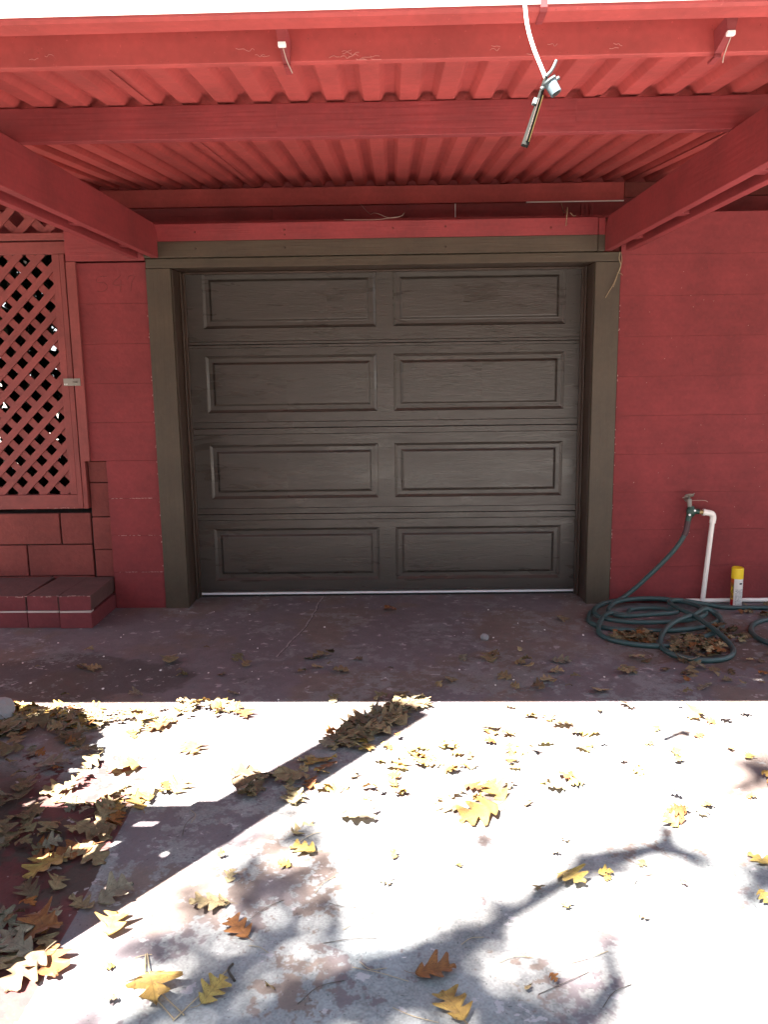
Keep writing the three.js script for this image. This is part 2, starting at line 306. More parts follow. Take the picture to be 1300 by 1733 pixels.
{
  const secs = [[0.026, 0.507, 0.098, 0.420, 0.036], [0.507, 1.019, 0.600, 0.922, 0.036], [1.019, 1.5005, 1.110, 1.438, 0.018], [1.5005, 1.99, 1.592, 1.905, 0.02]];
  secs.forEach(([y0, y1, p0, p1, rt], k) => {
    const rb = k === 3 ? 0.018 : k === 0 ? 0.012 : 0.036, gap = 0.0014;
    const yb = y0 + rb + gap, yt = k === 3 ? y1 : y1 - rt - gap;
    const s = new THREE.Shape([[-1.143, yb], [1.143, yb], [1.143, yt], [-1.143, yt]].map((q) => new THREE.Vector2(...q)));
    const px = [[-1.036, -0.042], [0.056, 1.042]];
    for (const [a, b] of px) s.holes.push(new THREE.Path([[a, p0], [a, p1], [b, p1], [b, p0]].map((q) => new THREE.Vector2(...q))));
    const g = boxUV(new THREE.ExtrudeGeometry(s, { depth: 0.03, bevelEnabled: false }));
    g.translate(0, 0, -0.03);
    const back = board(-1.143, 1.143, y0 + 0.002, y1 - 0.002, -0.045, -0.0305, 0.001);
    const m = mesh('door_section', merge([g, back]), M.door, door);
    for (const [a, b] of px) mesh('raised_panel', panelGeo(a, b, p0, p1), M.door, m);
    mesh('rail', board(-1.143, 1.143, y0 + gap, y0 + rb, -0.0302, -0.0004, 0.0025), M.door, m);
    if (k < 3) mesh('rail', board(-1.143, 1.143, y1 - rt, y1 - gap, -0.0302, -0.0004, 0.0025), M.door, m);
  });
  mesh('bottom_strip', board(-1.135, 1.140, 0.013, 0.0245, -0.03, 0.008, 0.003), M.alu, door, 'pale strip along the door bottom');  // near-white strip just above the rubber seal
  mesh('rubber_seal', board(-1.138, 1.142, 0.0005, 0.0125, -0.03, 0.004, 0.004), M.rubber, door);
}

// ------------------------------------------------------------------ lattice gate at the left
const gate = thing('lattice_gate', 'red wooden gate with diagonal lattice left of the garage door', 'gate', [0, 0, 0]);
{
  const gx0 = -2.62, gx1 = -1.798;
  const fr = mesh('gate_frame', board(gx0, -1.712, 1.992, 2.056, -0.055, -0.012, 0.003), M.redGate, gate);
  mesh('bottom_rail', board(gx0, -1.757, 0.588, 0.670, -0.055, -0.012, 0.003), M.redGate, fr);
  mesh('stile', board(gx1, -1.7575, 0.671, 1.991, -0.055, -0.010, 0.003, true), M.redGate, fr);
  mesh('stile', board(-1.7565, -1.728, 0.59, 1.991, -0.06, -0.006, 0.003, true), M.redGate, fr);
  mesh('stile', board(-1.727, -1.7, 0.588, 1.946, -0.06, -0.010, 0.003, true), M.redGate, fr);
  mesh('stile', board(gx0, gx0 + 0.08, 0.671, 1.991, -0.055, -0.010, 0.003, true), M.redGate, fr);
  const lat = mesh('lattice_panel', board(gx0 + 0.02, gx0 + 0.078, 0.64, 2.02, -0.052, -0.046, 0.001), M.redGate, gate);
  const strips = (x0, x1, y0, y1, pitch, wid, parent) => {
    const cx = (x0 + x1) / 2, cy = (y0 + y1) / 2;
    for (const [s, z] of [[1, -0.026], [-1, -0.034]]) {
      for (let k = -40; k < 40; k++) {
        // the line x - s*y = c clipped to the panel
        const c = k * pitch + cx - s * cy + (s > 0 ? 0.013 : 0.05), pts = [];
        for (const X of [x0, x1]) { const Y = (X - c) * s; if (Y >= y0 && Y <= y1) pts.push([X, Y]); }
        for (const Y of [y0, y1]) { const X = c + s * Y; if (X > x0 && X < x1) pts.push([X, Y]); }
        if (pts.length < 2) continue;
        const [a, b] = pts, L = Math.hypot(b[0] - a[0], b[1] - a[1]); if (L < 0.03) continue;
        const g = new THREE.BoxGeometry(L + wid, wid, 0.007); const gg = boxUV(g);
        gg.rotateZ(Math.atan2(b[1] - a[1], b[0] - a[0])); gg.translate((a[0] + b[0]) / 2, (a[1] + b[1]) / 2, z);
        mesh('lattice_strip', gg, M.redGate, parent);
      }
    }
  };
  strips(gx0 + 0.085, gx1 - 0.003, 0.678, 1.985, 0.1215, 0.0385, lat);
  // hasp
  const h = mesh('hasp', board(-1.775, -1.682, 1.284, 1.324, 0.0155, 0.0185, 0.001), M.steel, gate, 'pale metal hasp');
  mesh('staple', tube([[-1.722, 1.304, 0.018], [-1.722, 1.304, 0.032], [-1.712, 1.304, 0.036], [-1.700, 1.304, 0.032], [-1.700, 1.304, 0.018]], 0.0032, 14, 6), M.steel, h);
  for (const x of [-1.768, -1.757]) { const g = new THREE.SphereGeometry(0.004, 8, 6); g.translate(x, 1.293, 0.0185); mesh('screw', g, M.alu, h); }

  const post = thing('gate_post', 'narrow red upright board beside the lattice gate, hasp on it', 'post');
  mesh('post', board(-1.715, -1.662, 0.862, 1.9465, 0.0015, 0.015, 0.003, true), M.redGate, post);

  const top = thing('lattice_transom', 'red lattice panel above the gate, under the roof', 'lattice panel');
  mesh('rail', board(-2.62, -1.7155, 2.064, 2.102, -0.05, -0.004, 0.003), M.redGate, top);
  strips(-2.6, -1.72, 2.108, 2.36, 0.15, 0.042, top);
}

// ------------------------------------------------------------------ block step
{
  const st = thing('block_step', 'low step of two layers of dark red paver blocks below the lattice gate', 'step', [0, 0, 0]);
  mesh('mortar', board(-2.4, -1.60, 0.0852, 0.0952, 0.0, 0.325, 0.002), M.redStep, st);
  const xs = [-1.579, -1.757, -1.935, -2.113, -2.291, -2.469], back = [-1.592, -1.785, -1.93, -2.108, -2.29, -2.47];
  for (let k = 0; k < 5; k++) {
    for (const lay of [0, 1]) {
      const y0 = lay ? 0.096 : 0, y1 = lay ? 0.178 + 0.004 * hash(k, 1, 4) : 0.085, off = 0.008 * (hash(k, lay, 8) - 0.5);
      const w = 0.174, g = new RoundedBoxGeometry(w, y1 - y0, 0.405, 2, 0.004); g.translate(0, (y0 + y1) / 2, -0.2025);
      const b = mesh('paver_block', boxUV(g), lay ? M.stepTop : M.redStep, st);
      b.position.set((xs[k] + xs[k + 1]) / 2, 0, 0.373 - 0.006 * k + off); b.rotation.y = Math.atan2((xs[k] - back[k]) * (lay ? 1 : 0.4), 0.4) * -1 * 0.0 + (lay ? [0.02, -0.045, 0.012, -0.01, 0][k] : 0);
      if (lay) { const f = mesh('painted_face', board(-w / 2 + 0.003, w / 2 - 0.003, y0 + 0.003, y1 - 0.003, 0, 0.0012, 0.0004), M.redStep, b); f.userData.label = 'red painted front of the block'; }
    }
    mesh('mortar', board(xs[k + 1] + 0.003, xs[k] - (k ? 0.003 : 0.006), 0.0855, 0.0955, 0.33, 0.3735 - 0.006 * k, 0.003), M.mortar, st);
  }
}

// ------------------------------------------------------------------ carport: beams, purlins, corrugated roof, fascia, gutter
const car = thing('carport', 'red carport of doubled beams and purlins under a corrugated roof', 'carport');
const SL = 0.083, roofY = (z) => 2.2365 - SL * (z - 1.688);
{
  for (const s of [-1, 1]) {
    const m = (a, b) => s > 0 ? [a, b] : [-b, -a];
    const a = s < 0 ? 0.012 : 0;
    // the beams' back ends have a clipped top corner
    for (const [i, x0] of [[0, 1.190], [1, 1.300]]) {
      const sh = new THREE.Shape([[0.043, 1.958], [0.043, 2.075], [0.10, 2.124], [2.37, 2.124], [2.37, 1.958]].map(([z, y]) => new THREE.Vector2(-z, y)));
      const g = new THREE.ExtrudeGeometry(sh, { depth: 0.034, bevelEnabled: true, bevelThickness: 0.002, bevelSize: 0.002, bevelSegments: 1 });
      g.rotateY(Math.PI / 2);                                        // extrude along x, shape x -> -z... z = -x'
      const [xa] = m(x0 + a, x0 + a + 0.038); g.translate(xa + 0.002, 0, 0);
      const bm = mesh('beam', boxUV(g), M.redWoodShade, car);
      if (i === 0) for (const z of [0.30, 0.95, 1.72]) mesh('spacer_block', board(...m(x0 + a + 0.0385, x0 + a + 0.1095), 1.975, 2.11, z, z + 0.06, 0.002), M.redWoodShade, bm);
    }
  }
  const mid = mesh('purlin', board(-3.4, 3.4, 2.1265, 2.2345, 1.650, 1.688, 0.003), M.redWoodShade, car); mid.rotation.y = -0.004;
  const rear = mesh('purlin', board(-2.6, 1.425, 2.312, 2.414, -0.535, -0.497, 0.003), M.redRoof, car);
  mesh('purlin', board(1.43, 3.4, 2.33, 2.414, -0.537, -0.51, 0.003), M.redBlockDark, car);
  mesh('bare_edge', board(0.85, 1.425, 2.306, 2.3115, -0.503, -0.496, 0.001), M.white, rear);
  // corrugated sheets, six ribs each, with side laps
  const P = 0.1228, H = 0.0262, z0 = -0.75, z1 = 2.372;
  const prof = [[0, 0], [0.050, 0], [0.0535, 0.0007], [0.0565, 0.003], [0.0685, 0.0225], [0.0715, 0.0252], [0.075, H], [0.098, H], [0.1015, 0.0252], [0.1045, 0.0225], [0.1165, 0.003], [0.1195, 0.0007]];
  const sheet = (x0, ribs, lift, jit) => {
    const pts = []; for (let k = 0; k < ribs; k++) for (const [px, py] of prof) pts.push([x0 + k * P + px, py]); pts.push([x0 + ribs * P, 0], [x0 + ribs * P + 0.03, 0.0]);
    const N = 10, pos = [], uv = [], idx = [], n = pts.length, T = 0.0016;
    for (const t of [0, T]) for (let j = 0; j <= N; j++) { const z = lerp(z0, z1, j / N); for (const [px, py] of pts) { pos.push(px, roofY(z) + py + lift + t + 0.0005 * Math.sin(j * 1.7 + jit + px * 3), z); uv.push(px, z); } }
    const at = (t, j, i) => t * (N + 1) * n + j * n + i;
    for (let j = 0; j < N; j++) for (let i = 0; i < n - 1; i++) {
      idx.push(at(0, j, i), at(0, j, i + 1), at(0, j + 1, i + 1), at(0, j, i), at(0, j + 1, i + 1), at(0, j + 1, i));
      idx.push(at(1, j, i), at(1, j + 1, i + 1), at(1, j, i + 1), at(1, j, i), at(1, j + 1, i), at(1, j + 1, i + 1));
    }
    for (let i = 0; i < n - 1; i++) for (const j of [0, N]) idx.push(at(0, j, i), at(1, j, i), at(1, j, i + 1), at(0, j, i), at(1, j, i + 1), at(0, j, i + 1));
    for (let j = 0; j < N; j++) for (const i of [0, n - 1]) idx.push(at(0, j, i), at(0, j + 1, i), at(1, j + 1, i), at(0, j, i), at(1, j + 1, i), at(1, j, i));
    const g = new THREE.BufferGeometry(); g.setAttribute('position', new THREE.Float32BufferAttribute(pos, 3)); g.setAttribute('uv', new THREE.Float32BufferAttribute(uv, 2)); g.setIndex(idx);
    g.computeVertexNormals(); return g;
  };
  for (let k = -5; k < 5; k++) mesh('roof_sheet', sheet(-0.033 + 0.7368 * k, 6, 0.0008 + (k & 1 ? 0.0052 : 0), k), M.redRoof, car);

  const fas = mesh('fascia_board', board(-3.4, 3.4, 2.119, 2.235, 2.378, 2.404, 0.003), M.redRoof, car); fas.rotation.y = -0.010;
  {
    const r = rngOf(77), sq = [];
    for (const [x, y, n] of [[-0.04, 2.136, 5], [0.02, 2.128, 6], [-0.29, 2.15, 2], [-0.27, 2.135, 2], [0.33, 2.142, 2], [0.45, 2.136, 2], [0.62, 2.14, 2], [-0.82, 2.14, 2]]) for (let k = 0; k < n; k++) {
      const a = x + (r() - 0.5) * 0.09, b = y + (r() - 0.5) * 0.018, p = [];
      for (let j = 0; j < 5; j++) p.push([a + j * 0.006 + 0.004 * (r() - 0.5), Math.max(2.121, b + 0.008 * (r() - 0.5)), 2.4046]);
      sq.push(tube(p, 0.0007, 10, 4));
    }
    const m = mesh('pale_scrapes', merge(sq), new THREE.MeshStandardMaterial({ color: lin(0.50, 0.20, 0.18), roughness: 0.9 }), fas); m.userData.kind = 'stuff';
  }
  mesh('roof_deck', board(-8.0, 3.7, 2.70, 2.72, -6, -0.4, 0.002), M.dark, car);
}
const gut = thing('roof_gutter', 'red painted gutter along the front edge of the carport roof', 'gutter', [0, 0, 0]);
{
  gut.rotation.y = -0.0157;
  const sh = new THREE.Shape([[2.412, 2.268], [2.412, 2.262], [2.496, 2.262], [2.500, 2.258], [2.500, 2.162], [2.503, 2.159], [2.566, 2.159], [2.574, 2.165], [2.578, 2.215], [2.584, 2.262], [2.584, 2.268], [2.575, 2.268], [2.570, 2.20], [2.564, 2.168], [2.508, 2.168], [2.508, 2.268]].map(([z, y]) => new THREE.Vector2(-z, y)));
  for (const [a, b] of [[-3.4, 0.447], [0.447, 3.4]]) {
    const g = new THREE.ExtrudeGeometry(sh, { depth: b - a, bevelEnabled: false, steps: 1 }); g.rotateY(Math.PI / 2); g.translate(a, 0, 0);
    mesh('trough', boxUV(g), M.redRoof, gut);
    const f = new THREE.ExtrudeGeometry(new THREE.Shape([[2.5755, 2.170], [2.580, 2.215], [2.586, 2.262], [2.589, 2.262], [2.583, 2.215], [2.578, 2.170]].map(([z, y]) => new THREE.Vector2(-z, y))), { depth: b - a - 0.01, bevelEnabled: false }); f.rotateY(Math.PI / 2); f.translate(a + 0.005, 0, 0);
    mesh('front_face', boxUV(f), M.faded, gut, 'pale faded front of the gutter');
  }
  const g = new THREE.ExtrudeGeometry(new THREE.Shape([[2.497, 2.157], [2.570, 2.157], [2.577, 2.164], [2.586, 2.215], [2.592, 2.27], [2.497, 2.27]].map(([z, y]) => new THREE.Vector2(-z, y))), { depth: 0.016, bevelEnabled: false }); g.rotateY(Math.PI / 2); g.translate(0.439, 0, 0);
  mesh('joint_band', boxUV(g), M.redWoodShade, gut);
  for (const x of [-0.166, 0.902, -1.23, 1.97]) {
    // wedge-shaped bracket between gutter and fascia, its foot white, a thin lip running back under the fascia
    const w0 = 0.028, w1 = 0.018, zf = 2.497, zb = 2.409, P = [];
    const f = [[x - w0 / 2, 2.166, zf], [x + w0 / 2, 2.166, zf], [x + w1 / 2, 2.136, zf - 0.004], [x - w1 / 2, 2.136, zf - 0.004]];
    const b = [[x - 0.012, 2.166, zb], [x + 0.012, 2.166, zb], [x + 0.009, 2.112, zb], [x - 0.009, 2.112, zb]];
    const q = (a, c, d, e) => P.push(...a, ...c, ...d, ...a, ...d, ...e);
    q(f[3], f[2], f[1], f[0]); q(b[0], b[1], b[2], b[3]); q(f[0], f[1], b[1], b[0]); q(f[2], f[3], b[3], b[2]); q(f[1], f[2], b[2], b[1]); q(f[3], f[0], b[0], b[3]);
    const bg = new THREE.BufferGeometry(); bg.setAttribute('position', new THREE.Float32BufferAttribute(P, 3)); bg.computeVertexNormals();
    const br = mesh('bracket', boxUV(bg), M.redWoodShade, gut);
    mesh('lip', board(x - 0.008, x + 0.008, 2.104, 2.1115, 2.36, 2.412, 0.001), M.redWoodShade, br);
    mesh('white_foot', board(x - 0.0095, x + 0.0095, 2.125, 2.1355, 2.482, 2.4965, 0.002), M.white, br, 'white foot of the bracket');
    mesh('wire_end', tube([[x + 0.002, 2.123, 2.486], [x + 0.005, 2.108, 2.45], [x + 0.010, 2.098, 2.42], [x + 0.013, 2.092, 2.41]], 0.0013, 10, 5), M.web, br);
  }
}

// ------------------------------------------------------------------ hanging cable and clamp in front of the gutter
{
  const wz = 2.75;
  const c = thing('cable_clamp', 'white cable with a metal wedge clamp hanging in front of the gutter', 'cable');
  mesh('cable', tube([[-1.09, 3.12, 3.12], [-0.6, 2.86, 2.98], [0.0, 2.60, 2.85], [0.26, 2.36, 2.79], [0.325, 2.20, wz + 0.01], [0.337, 2.113, wz], [0.344, 2.062, wz], [0.359, 2.016, wz], [0.379, 1.972, wz], [0.386, 1.955, wz]], 0.0042, 120, 8), M.white, c);
  const A = [0.386, 1.968, wz], B = [0.342, 1.828, wz];
  const dir = new THREE.Vector3(B[0] - A[0], B[1] - A[1], 0), L = dir.length(); dir.normalize();
  const put = (g, along, off, z = 0) => { g.rotateZ(Math.atan2(-dir.x, dir.y) + Math.PI); g.translate(A[0] + dir.x * along - dir.y * off, A[1] + dir.y * along + dir.x * off, wz + z); return g; };
  const shell = new THREE.CylinderGeometry(0.0165, 0.0075, L * 1.02, 4, 1); shell.rotateY(Math.PI / 4); shell.scale(0.62, 1, 0.9); shell.rotateX(Math.PI);
  mesh('wedge_shell', put(shell, L * 0.5, 0), new THREE.MeshPhysicalMaterial({ color: lin(0.016, 0.016, 0.015), roughness: 0.9, specularIntensity: 0.12 }), c, 'dark metal wedge shell');
  mesh('wedge_edge', put(new THREE.BoxGeometry(0.0016, L * 0.66, 0.012), L * 0.63, 0.0052, 0.0045), new THREE.MeshPhysicalMaterial({ color: lin(0.05, 0.035, 0.012), roughness: 0.9, specularIntensity: 0.15 }), c);
  mesh('wedge_edge', put(new THREE.BoxGeometry(0.0016, L * 0.6, 0.012), L * 0.66, -0.001, 0.008), M.brownDark, c);
  mesh('wedge_shell', put(new THREE.BoxGeometry(0.008, 0.012, 0.016), L * 0.40, -0.0075, 0.002), M.zinc, c);
  // bolt with washer and nut beside it
  mesh('bolt', between([0.372, 1.936, wz + 0.012], [0.410, 1.958, wz + 0.012], 0.0035), M.zinc, c);
  const bx = [0.398, 1.9375, wz + 0.012];
  mesh('nut', between([bx[0] - 0.008, bx[1] + 0.012, bx[2]], [bx[0] + 0.006, bx[1] - 0.012, bx[2] + 0.004], 0.0135, 0.0125, 12), new THREE.MeshStandardMaterial({ color: lin(0.07, 0.10, 0.115), roughness: 0.5 }), c, 'pale blue grey connector');
  mesh('washer', between([bx[0] - 0.0085, bx[1] + 0.0125, bx[2]], [bx[0] - 0.0105, bx[1] + 0.0155, bx[2]], 0.0165, 0.0165, 14), M.zinc, c);
  mesh('nut_bore', between([bx[0] + 0.0062, bx[1] - 0.0122, bx[2] + 0.004], [bx[0] + 0.0068, bx[1] - 0.0132, bx[2] + 0.0042], 0.009, 0.009, 12), M.rubber, c);
  mesh('bail_wire', tube([[0.384, 1.962, wz + 0.008], [0.394, 1.972, wz + 0.012], [0.404, 1.992, wz + 0.012]], 0.0035, 12, 6), M.zinc, c);
}

// ------------------------------------------------------------------ tap, splitter, stand pipe, hose, spray can
{
  const t = thing('garden_tap', 'garden tap on the red wall with a dark green two-way splitter', 'tap');
  mesh('tap_body', merge([between([1.70, 0.605, 0.0], [1.70, 0.600, 0.055], 0.012), between([1.70, 0.612, 0.05], [1.70, 0.570, 0.066], 0.0135, 0.012), between([1.70, 0.604, 0.04], [1.698, 0.632, 0.055], 0.007)]), M.steel, t);
  const wh = new THREE.TorusGeometry(0.022, 0.0035, 8, 20); wh.rotateX(Math.PI / 2 - 0.5); wh.translate(1.697, 0.634, 0.057);
  mesh('handle', merge([wh, between([1.677, 0.634, 0.057], [1.717, 0.634, 0.057], 0.003), between([1.66, 0.622, 0.06], [1.725, 0.646, 0.06], 0.0028)]), M.steel, t);
  mesh('tie_wire', tube([[1.705, 0.606, 0.062], [1.745, 0.607, 0.062], [1.785, 0.605, 0.060], [1.803, 0.597, 0.055]], 0.0016, 20, 5), M.web, t);
  const cap = new THREE.SphereGeometry(0.027, 14, 10); cap.scale(0.95, 1.25, 0.9); cap.translate(1.708, 0.545, 0.066);
  const sp = mesh('splitter', merge([cap, between([1.706, 0.575, 0.065], [1.708, 0.55, 0.066], 0.018, 0.020), between([1.706, 0.55, 0.066], [1.690, 0.488, 0.072], 0.017, 0.0155), between([1.712, 0.55, 0.066], [1.752, 0.543, 0.066], 0.0155, 0.0145)]), M.green, t);
  for (const p of [[1.694, 0.530, 0.086], [1.722, 0.553, 0.085]]) { const g = cyl(0.006, 0.006, 0.008, 10); g.rotateX(Math.PI / 2); g.translate(...p); mesh('valve_cap', g, M.alu, sp); }
  mesh('threaded_outlet', merge([between([1.752, 0.543, 0.066], [1.776, 0.539, 0.066], 0.011), between([1.756, 0.5425, 0.066], [1.761, 0.5415, 0.066], 0.0135), between([1.766, 0.5405, 0.066], [1.770, 0.54, 0.066], 0.013)]), M.brass, t);

  const p = thing('stand_pipe', 'white plastic pipe with an elbow running from the tap splitter down to the ground', 'pipe');
  mesh('pipe', tube([[1.774, 0.5405, 0.066], [1.80, 0.537, 0.066], [1.824, 0.530, 0.065], [1.833, 0.512, 0.063], [1.832, 0.49, 0.062], [1.826, 0.35, 0.052], [1.818, 0.16, 0.04], [1.812, 0.0, 0.03]], 0.0135, 70, 14), M.pvc, p);
  mesh('elbow', tube([[1.776, 0.540, 0.066], [1.80, 0.5375, 0.066], [1.8245, 0.530, 0.065], [1.8335, 0.512, 0.063], [1.832, 0.478, 0.061]], 0.0172, 40, 14), M.pvc, p);
  mesh('collar', between([1.774, 0.541, 0.066], [1.786, 0.539, 0.066], 0.0195, 0.0195, 16), M.pvc, p);
  const gp = thing('ground_pipe', 'white plastic pipe lying along the base of the red wall', 'pipe');
  mesh('pipe', tube([[1.62, 0.016, 0.018], [2.0, 0.0165, 0.018], [2.4, 0.016, 0.02], [3.0, 0.016, 0.02]], 0.0125, 20, 12), M.pvc, gp);

  const h = thing('garden_hose', 'dark green garden hose running from the tap into loose coils on the concrete', 'hose');
  const path = [
    [1.688, 0.470, 0.074], [1.682, 0.440, 0.077], [1.664, 0.395, 0.080], [1.622, 0.330, 0.080], [1.560, 0.256, 0.076], [1.488, 0.180, 0.072], [1.40, 0.095, 0.07], [1.315, 0.040, 0.085], [1.215, 0.036, 0.135],
    [1.115, 0.022, 0.27], [1.085, 0.012, 0.40], [1.16, 0.012, 0.505], [1.32, 0.013, 0.545], [1.52, 0.013, 0.54], [1.70, 0.013, 0.455], [1.80, 0.013, 0.31], [1.76, 0.018, 0.13], [1.62, 0.024, 0.035], [1.44, 0.030, 0.03], [1.27, 0.034, 0.09], [1.155, 0.034, 0.22],
    [1.135, 0.034, 0.36], [1.235, 0.034, 0.455], [1.42, 0.036, 0.48], [1.60, 0.036, 0.44], [1.72, 0.036, 0.33], [1.715, 0.038, 0.19], [1.60, 0.044, 0.09], [1.44, 0.048, 0.08], [1.29, 0.046, 0.14], [1.215, 0.03, 0.26], [1.26, 0.034, 0.36],
    [1.40, 0.054, 0.405], [1.55, 0.05, 0.36], [1.58, 0.03, 0.25], [1.49, 0.02, 0.17], [1.36, 0.014, 0.18], [1.31, 0.013, 0.27], [1.20, 0.04, 0.33], [1.12, 0.030, 0.46], [1.09, 0.012, 0.60], [1.15, 0.012, 0.71], [1.27, 0.012, 0.775], [1.40, 0.013, 0.775], [1.52, 0.012, 0.70],
    [1.655, 0.012, 0.60], [1.755, 0.014, 0.47], [1.77, 0.03, 0.33], [1.735, 0.052, 0.31], [1.62, 0.056, 0.42], [1.47, 0.054, 0.55], [1.375, 0.036, 0.68], [1.335, 0.012, 0.80], [1.365, 0.012, 0.92], [1.46, 0.012, 0.985], [1.575, 0.012, 0.965], [1.655, 0.012, 0.86],
    [1.672, 0.022, 0.72], [1.655, 0.038, 0.58], [1.615, 0.056, 0.44], [1.575, 0.060, 0.31], [1.565, 0.060, 0.20], [1.63, 0.052, 0.13], [1.76, 0.03, 0.12], [1.90, 0.013, 0.15], [2.08, 0.012, 0.16], [2.30, 0.012, 0.22], [2.44, 0.012, 0.42], [2.38, 0.012, 0.70],
    [2.18, 0.012, 0.88], [1.98, 0.012, 0.87], [1.865, 0.012, 0.74], [1.86, 0.012, 0.58], [1.96, 0.012, 0.42], [2.16, 0.012, 0.34], [2.40, 0.030, 0.36], [2.7, 0.012, 0.5]];
  mesh('hose', tube(path.map(([x, y, z]) => [x, y + 0.0015, z]), 0.0127, 900, 10), M.hose, h);
  mesh('sleeve', tube([[1.691, 0.492, 0.072], [1.688, 0.470, 0.074], [1.682, 0.440, 0.077], [1.672, 0.412, 0.079]], 0.0165, 20, 12), M.maroon, h, 'dark maroon sleeve at the hose end');

  const c = thing('spray_can', 'spray can with a yellow cap and white label standing against the red wall', 'spray can', [1.985, 0, 0.073]);
  const tCan = tex(512, 256, (u, v) => {
    // round the can: white text panel to the front right, picture with yellow, green and red to its left
    const a = (u + 0.35) % 1; let col = [0.88, 0.87, 0.85];
    const n = fbm(u * 26, v * 12, 101, 4);
    if (a < 0.21 || a > 0.93) {
      col = v < 0.24 ? [0.62, 0.07, 0.06] : n > 0.56 ? [0.86, 0.7, 0.16] : n > 0.44 ? [0.36, 0.42, 0.12] : [0.55, 0.3, 0.12];
      if (v > 0.85) col = [0.72, 0.3, 0.14];
    } else if (a > 0.26 && a < 0.55) {
      if (v < 0.62 && v > 0.06 && Math.floor(v * 42) % 2 && a < 0.52 && vn(u * 160, Math.floor(v * 42), 102) > 0.3) col = [0.55, 0.55, 0.57];
      if (v > 0.80 && v < 0.86 && a > 0.36 && a < 0.45) col = [0.12, 0.12, 0.14];
    } else if (a > 0.6) col = [0.8, 0.6, 0.15];
    return col;
  }, true);
  const lathe = (pts, seg = 28) => new THREE.LatheGeometry(pts.map((q) => new THREE.Vector2(...q)), seg);
  const body = new THREE.CylinderGeometry(0.0315, 0.0315, 0.158, 32, 1, true); body.translate(0, 0.083, 0);
  mesh('can_body', body, new THREE.MeshStandardMaterial({ map: tCan, roughness: 0.35, metalness: 0.1 }), c);
  mesh('base_rim', lathe([[0, 0.001], [0.030, 0.001], [0.0325, 0.003], [0.0315, 0.0045]]), M.alu, c);
  mesh('cap', lathe([[0.0322, 0.162], [0.0322, 0.219], [0.031, 0.223], [0.028, 0.2245], [0.026, 0.219], [0, 0.219]]), new THREE.MeshStandardMaterial({ color: lin(0.85, 0.60, 0.02), roughness: 0.35 }), c, 'yellow plastic cap');
  c.rotation.z = 0.0;
}

// ------------------------------------------------------------------ dry bits caught on the woodwork
{
  const v = thing('dried_vine', 'dry pale vine strand hanging from the beam at the upper right of the door frame', 'vine');
  mesh('strand', merge([tube([[1.272, 1.95, 0.03], [1.268, 1.915, 0.035], [1.28, 1.88, 0.03], [1.262, 1.83, 0.026], [1.245, 1.785, 0.024], [1.222, 1.745, 0.02], [1.205, 1.715, 0.02]], 0.0021, 60, 5), tube([[1.262, 1.845, 0.026], [1.285, 1.838, 0.026], [1.292, 1.83, 0.022]], 0.0012, 10, 4), tube([[1.278, 1.95, 0.03], [1.284, 1.90, 0.032], [1.272, 1.86, 0.03], [1.255, 1.80, 0.024], [1.245, 1.77, 0.022]], 0.0013, 40, 4)]), M.straw, v);
  const w = thing('dry_stalk', 'thin dry stalk caught under the rear purlin near the middle', 'stalk');
  mesh('strand', merge([tube([[-0.13, 2.305, -0.44], [-0.08, 2.24, -0.36], [-0.02, 2.17, 0.01], [0.05, 2.14, 0.045], [0.115, 2.155, 0.045], [0.12, 2.165, 0.04]], 0.0012, 40, 4), tube([[-0.2, 2.136, 0.042], [-0.02, 2.134, 0.045], [0.1, 2.148, 0.045]], 0.0013, 20, 4)]), M.web, w);
  const s = thing('wood_splinter', 'pale wood splinter hanging below the rear purlin', 'splinter');
  mesh('splinter', board(0.428, 0.433, 2.222, 2.306, -0.49, -0.487, 0.001), M.white, s);
  const d = thing('dry_stalk', 'short dry stalk dangling in front of the ledger board at the right', 'stalk');
  mesh('strand', merge([tube([[1.055, 2.298, -0.49], [1.06, 2.24, -0.44], [0.985, 2.17, 0.04], [0.98, 2.115, 0.046], [0.978, 2.085, 0.046]], 0.0021, 30, 5), tube([[1.0, 2.152, 0.044], [1.018, 2.135, 0.046], [1.03, 2.138, 0.046]], 0.0015, 10, 4)]), M.straw, d);
}

